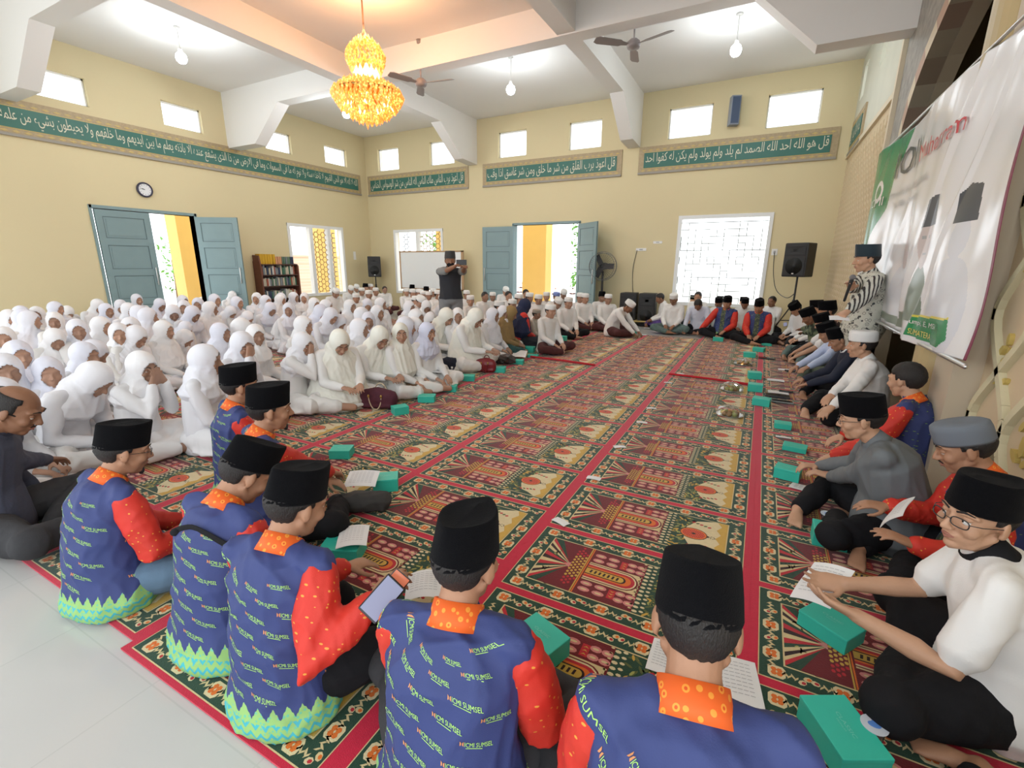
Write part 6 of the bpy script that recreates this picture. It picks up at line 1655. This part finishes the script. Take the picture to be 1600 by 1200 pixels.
sheet(at_z(1040, 1028, Z0), 0, .12, .17, 'white paper half hidden behind the nearest black cap', fold=.003)
sheet(at_z(1150, 1062, Z0), 10, .16, .21, 'white paper on the red seam under the nearest black cap', fold=.003)
sheet(at_z(664, 915, .12), 35, .16, .19, 'white sheet on the lap beside the second nearest cap', fold=.02)
sheet(at_z(552, 838, .112), 40, .15, .20, 'folded white papers on the mint box beside the phone holder', fold=.012)
sheet(at_z(566, 748, .13), 30, .20, .15, 'white papers lying against the black bag', fold=.01, tilt=18)
sheet(at_z(1224, 683, Z0), 0, .12, .04, 'strip of white paper showing past a mint box', lines=False)
sheet(at_z(1284, 912, .25), -35, .16, .215, 'printed page held by the man in white polo', tilt=25, roll=-20, fold=.012)
sheet(at_z(1402, 800, .40), -30, .12, .22, 'white page held by the batik man in grey cap', tilt=10, roll=-55, fold=.01)
for i, (x, y, r_) in enumerate(((876, 815, -20), (928, 747, 5), (968, 698, 30), (1003, 660, 10), (1018, 638, 20), (1044, 598, 0), (1063, 584, 0))):
    sheet(at_z(x, y, Z0), r_, .10, .055, 'small white slip on the carpet, %s of the row from the camera' % ORD[i], lines=False, fold=.004, name='paper_slip')
for i, (x, y, w_) in enumerate(((1236, 554, .2), (1228, 578, .2), (1212, 594, .2), (1216, 613, .22), (1003, 523, .2), (1016, 513, .3), (1006, 508, .25), (1170, 527, .2), (1216, 521, .15))):
    sheet(at_z(x, y, Z0), 0, w_, .14, 'white paper near the row, at the %s spot' % ('sarongs of the officials and the camouflage uniform', 'forearms of the white short-sleeved man', 'hands of the light blue shirt', 'navy suit knee', 'writing man, nearest him', 'grey green sarong and writing man', 'yellow reading board', 'folded hands of the batik man', 'phone user by the tripod')[i], lines=False, fold=.003)
drk = mat('dark_tablet', (.03, .035, .045), .25)
for x, y, w_, d_, lab in ((1198, 560, .24, .12, 'black folder edge near the far fruit plate'), (1214, 619, .26, .14, 'dark blue tablet on the carpet by the mid seam box'), (1222, 628, .22, .10, 'grey booklet on the carpet under the dark tablet'), (1236, 580, .16, .07, 'black phone on paper by the light blue shirt'), (1228, 612, .15, .07, 'black phone on paper beside the navy suit')):
    p = at_z(x, y, .02); t = thing('tablet' if 'tablet' in lab else ('folder' if 'folder' in lab else ('booklet' if 'booklet' in lab else 'phone')), lab, 'phone' if 'phone' in lab else 'document', p, 0); b = MB(); b.box(-w_/2, w_/2, -d_/2, d_/2, 0, .012)
    mk('cover', b, drk if 'grey' not in lab else mat('booklet_grey', (.30, .33, .32), .6), t, bevel=.003); b = MB(); b.box(-w_/2+.01, w_/2-.01, -d_/2+.01, d_/2-.01, .012, .0128); mk('face', b, mat('glass_black', (.02, .02, .025), .1), t)
# cling-wrapped fruit plates
film = bpy.data.materials.new('cling_film'); film.use_nodes = True; n_ = film.node_tree; n_.nodes.remove(n_.nodes['Principled BSDF'])
tr = n_.nodes.new('ShaderNodeBsdfTransparent'); gl = n_.nodes.new('ShaderNodeBsdfGlossy'); gl.inputs['Roughness'].default_value = .12; ms = n_.nodes.new('ShaderNodeMixShader'); lw = n_.nodes.new('ShaderNodeLayerWeight'); lw.inputs[0].default_value = .35
tr.inputs[0].default_value = (.95, .95, .93, 1)
n_.links.new(lw.outputs[1], ms.inputs[0]); n_.links.new(tr.outputs[0], ms.inputs[1]); n_.links.new(gl.outputs[0], ms.inputs[2]); n_.links.new(ms.outputs[0], n_.nodes['Material Output'].inputs[0])
fm = [mat('fruit_orange', (.72, .32, .04), .5), mat('fruit_brown', (.28, .16, .06), .5), mat('fruit_green', (.36, .38, .12), .5)]
for x, y, lab in ((1161, 568, 'cling-wrapped fruit plate furthest along the red seam'), (1143, 608, 'cling-wrapped fruit plate in the middle of the three'), (1140, 647, 'cling-wrapped fruit plate nearest the camera')):
    p = at_z(x, y, .03); t = thing('fruit_plate', lab, 'plate of fruit', (p.x, p.y, .012)); R7 = random.Random(x)
    b = MB(); b.lathe([(.001, .004), (.08, .004), (.125, .02), (.13, .022), (.08, .0), (.001, 0)], n=28); mk('plate', b, plast, t, smooth=True)
    b = MB(); b.lathe([(.132, .02), (.125, .05), (.09, .085), (.04, .10), (.001, .105)], n=24); me = b.mesh(); co = get_co(me); r_ = np.random.RandomState(x); co *= (1+r_.uniform(-.07, .07, (len(co), 1))); set_co(me, co); mk('cling_wrap', me, film, t)
    for i in range(9):
        a = 2*PI*i/8; q = (0 if i == 8 else .062); ci = R7.randrange(3); o = thing('fruit', '%s fruit %s under the wrap of the %s plate' % (('orange', 'brown', 'green')[ci], 'in the centre' if i == 8 else '%s round the rim' % ORD[i], 'farthest' if x == 1161 else 'middle' if x == 1143 else 'nearest'), 'fruit', (p.x+q*math.cos(a), p.y+q*math.sin(a), .018), group='fruit under the wrap of the %s plate' % ('farthest' if x == 1161 else 'middle' if x == 1143 else 'nearest'))
        b = MB(); b.ball((0, 0, .026), (.028, .025, .024), rz(a), 14, 10); mk('flesh', b, fm[ci], o, smooth=True); b = MB(); b.tube([(0, 0, .048), (.003, 0, .054)], .003, 5); mk('stem', b, barkm, o)
# water cups and bottle
wat = mat('clear_plastic', (.9, .93, .95), .08, trans=.85, alpha=.75); bluem = mat('blue_print', (.10, .25, .65), .5); lidm = mat('cup_lid', (.60, .66, .75), .35)
for x, y, lab in ((1293, 806, 'sealed plastic water cup behind the mint box at the grey cap man'), (1365, 1138, 'sealed plastic water cup at the bottom beside the largest mint box')):
    p = at_z(x, y, .09); t = thing('water_cup', lab, 'cup', (p.x, p.y, .012)); b = MB(); b.lathe([(.001, 0), (.022, 0), (.033, .088), (.035, .09), (.030, .088), (.020, .004), (.001, .004)], n=24); mk('cup', b, wat, t, smooth=True)
    b = MB(); b.lathe([(.036, .089), (.037, .092), (.001, .0925)], n=24); l_ = mk('lid', b, lidm, t); b = MB(); b.ball((0, 0, .0925), (.018, .012, .0012), None, 14, 6); b.ball((.005, .012, .0925), (.012, .006, .0012), None, 12, 6); mk('printed_mark', b, bluem, l_)
p = at_z(707, 601, 0); t = thing('water_bottle', 'clear plastic water bottle standing before the front row women', 'bottle', (p.x, p.y, .012))
b = MB(); b.lathe([(.001, 0), (.030, 0), (.033, .01), (.031, .06), (.033, .10), (.033, .15), (.026, .175), (.013, .195), (.012, .205), (.001, .206)], n=20); mk('bottle_body', b, wat, t, smooth=True)
b = MB(); b.lathe([(.014, .203), (.014, .220), (.001, .221)], n=14); mk('cap', b, plast, t, smooth=True); b = MB(); b.lathe([(.0335, .07), (.0338, .11)], n=20); mk('label_band', b, bluem, t, smooth=True)
# bags
def bag(name, px, rot, sz, mt, lab, handles=None, soft=.35, seed=1):
    w, d, h = sz; p = at_z(*px, 0); t = thing(name, lab, 'bag', (p.x, p.y, .014), math.radians(rot)); b = MB()
    b.tube([(-w*.42, 0, h*.45), (0, 0, h*.48), (w*.42, 0, h*.45)], [(h*.42, d*.45), (h*.5, d*.55), (h*.42, d*.45)], 18, flat=V(0, 0, 1)); b.tube([(-w*.44, 0, h*.2), (w*.44, 0, h*.2)], [(h*.2, d*.5)]*2, 14, flat=V(0, 0, 1))
    me = remesh(b, .010, 4); folds(me, soft*.02, seed=seed, freq=28, stretch=(1, 1, 1)); mk('bag_body', me, mt, t)
    if handles:
        for s in (-1, 1):
            b = MB(); r_ = w*.2; b.tube([(r_*math.cos(a)*1.0, s*d*.45, h*.62-s*0-.8*h*math.sin(a)*(.55 if s > 0 else .55)*-1 if s > 0 else h*.66-.62*h*math.sin(a)) for a in [PI*i/12 for i in range(13)]], .006, 8); mk('handle', b, handles, t, smooth=True)
            for q in (-1, 1): b = MB(); b.ball((q*r_, s*d*.47, h*.64), (.012, .01, .018)); mk('buckle', b, goldmt, t, smooth=True)
    return t
bag('handbag', (592, 640), 20, (.34, .17, .24), mat('maroon_suede', (.075, .012, .025), .8, bump=.2), 'maroon handbag with cream handles at the end of the women row', mat('cream_leather', (.62, .50, .34), .5), seed=3)
bag('cloth_bundle', (645, 618), 30, (.36, .28, .20), mat('brown_batik_cloth', (.20, .12, .07), .9, var=.6, vscale=30), 'brown patterned cloth bundle beside the maroon handbag', soft=1.0, seed=4)
bag('handbag', (678, 603), 20, (.34, .22, .18), mat('black_leather', (.012, .013, .018), .3), 'shiny black leather bag with a paper on top', soft=.8, seed=5)
sheet(at_z(681, 581, .21), 25, .22, .15, 'white printed paper lying on the shiny black leather bag', fold=.01)
bag('tote_bag', (700, 584), 55, (.30, .12, .24), mat('navy_tote', (.015, .018, .035), .85), 'dark navy tote bag behind the water bottle', soft=.5, seed=6)
bag('handbag', (759, 583), 15, (.24, .13, .22), mat('red_leather', (.20, .015, .02), .4), 'red leather handbag in the front row of women', mat('red_strap', (.16, .012, .018), .4), seed=7)
bag('handbag', (789, 570), 15, (.26, .18, .17), mat('dark_brown_leather', (.04, .028, .026), .4), 'dark brown crumpled handbag beside the red handbag', soft=1.2, seed=8)
bag('backpack', (851, 547), 5, (.30, .20, .28), mat('black_nylon', (.012, .015, .022), .7), 'black bag beside the woman in navy headscarf', soft=.5, seed=9)
bag('laptop_bag', (563, 800), 35, (.34, .16, .13), mat('charcoal_bag', (.035, .034, .033), .8), 'charcoal bag lying in front of the stout bearded man', soft=.6, seed=10)
# booklets near the women
sheet(at_z(812, 553, .10), 20, .22, .30, 'white booklet on a lap near the dark brown handbag', fold=.01, tilt=10)
sheet(at_z(822, 532, .12), 10, .22, .2, 'white booklet on the knees by the mustard headscarf', fold=.01)
# reading boards
yel2 = mat('yellow_board', (.55, .42, .16), .6)
for x, y, lab in ((1088, 512, 'yellow reading board under the bent youth'), (1001, 503, 'yellow low board beside the floor loudspeakers')):
    p = at_z(x, y, .10); t = thing('reading_board', lab, 'low desk', (p.x, p.y, .012)); b = MB(); b.prism([(.30*math.cos(q), .16*math.sin(q)) for q in [2*PI*i/24 for i in range(24)]], .10, .118, lambda u, v, z: (u, v, z)); mk('board_top', b, yel2, t)
    for q in (-.16, .16): b = MB(); b.box(q-.01, q+.01, -.1, .1, 0, .10); mk('leg', b, yel2, t)
# phones in hands, microphone
def phone_at(c, d, u, lab, w=.075, h=.155, screen=None, name='phone'):
    d = Vector(d).normalized(); u = Vector(u); u = (u-d*u.dot(d)).normalized(); q = u.cross(d)
    t = thing(name, lab, 'phone', c); b = MB(); b.obox((0, 0, 0), q*w/2, u*h/2, d*.004); mk('case', b, mat('phone_black', (.015, .015, .018), .3), t, bevel=.004)
    b = MB(); b.obox(d*.0045, q*(w/2-.004), u*(h/2-.006), d*.0006); mk('screen', b, screen or mat('phone_screen', (.3, .35, .45), .15), t)
    return t
scr = mat('lit_screen', (.10, .11, .16), .2, emit=(.50, .52, .80), es=.30); scr2 = mat('lit_screen_orange', (.3, .1, .05), .2, emit=(.8, .22, .12), es=.4)
if 'D' in HK:
    c = at_z(597, 935, .52); dv = (Vector((0, 0, EYE))-c).normalized()
    phone_at(c, dv, U_*.75+R_*.65, 'phone with lit screen held up by the batik man', .072, .125, scr); t = thing('phone', 'second lit corner of the flip phone showing an orange picture', 'phone', at_z(618, 912, .53))
    q = R_*.75-U_*.65; b = MB(); b.obox((0, 0, 0), q*.03, (U_*.75+R_*.65)*.04, dv*.004); mk('case', b, MAT['phone_black'], t, bevel=.003); b = MB(); b.obox(dv*.0046, q*.027, (U_*.75+R_*.65)*.036, dv*.0006); mk('screen', b, scr2, t)
if 'CAM' in HK:
    c = at_d(721, 410, 7.18); phone_at(c, (Vector((0, 0, EYE))-c).normalized(), R_, 'phone held sideways by the filming man', .08, .16, MAT['phone_black'])
if 'SP' in HK:
    s_ = HK['SP']; k = s_['k']; Rr = rz(math.radians(s_['face']-90)); wv = Vector(s_['loc'])+Rr@(k['WR']*s_['s']); mth = Vector(s_['loc'])+Rr@((k['hc']+k['H']@V(0, .10, -.06))*s_['s'])
    base = at_d(1322, 462, 4.60); tip = at_d(1331, 437, 4.52); ax = (tip-base).normalized()
    t = thing('microphone', 'black handheld microphone in the standing speaker hand', 'microphone', base)
    b = MB(); b.tube([-ax*.05, ax*.10, ax*.15], [.012, .014, .020], 12); mk('grip', b, blk, t, smooth=True); b = MB(); b.ball(ax*.185, .027, None, 16, 12); mk('head_mesh', b, mat('mic_mesh', (.25, .25, .26), .4, .8, bump=.6, bscale=600), t, smooth=True)
    c = Vector(s_['loc'])+Rr@((k['WL']+(k['WL']-k['EL']).normalized()*.13)*s_['s']); t = sheet(c, 0, .16, .10, 'white folded note in the standing speaker other hand', tilt=20, lines=False, fold=.005)
if 'Q' in HK: phone_at(at_z(1227, 507, .22), (-.3, -.4, .8), (0, 1, .3), 'phone in the lap of the bent man near the tripod', screen=scr)
# low white chairs stacked by the tripod
t = thing('plastic_crate', 'white plastic crate against the wall behind the batik men', 'crate', (-.1, 11.6, 0)); b = MB()
b.box(-.45, .45, -.2, .2, .0, .03)
for x0, x1, y0, y1 in ((-.45, -.43, -.2, .2), (.43, .45, -.2, .2), (-.45, .45, -.2, -.18), (-.45, .45, .18, .2)): b.box(x0, x1, y0, y1, .03, .42)
mk('crate_body', b, mat('crate_white', (.70, .74, .70), .5), t, bevel=.004)
finish()
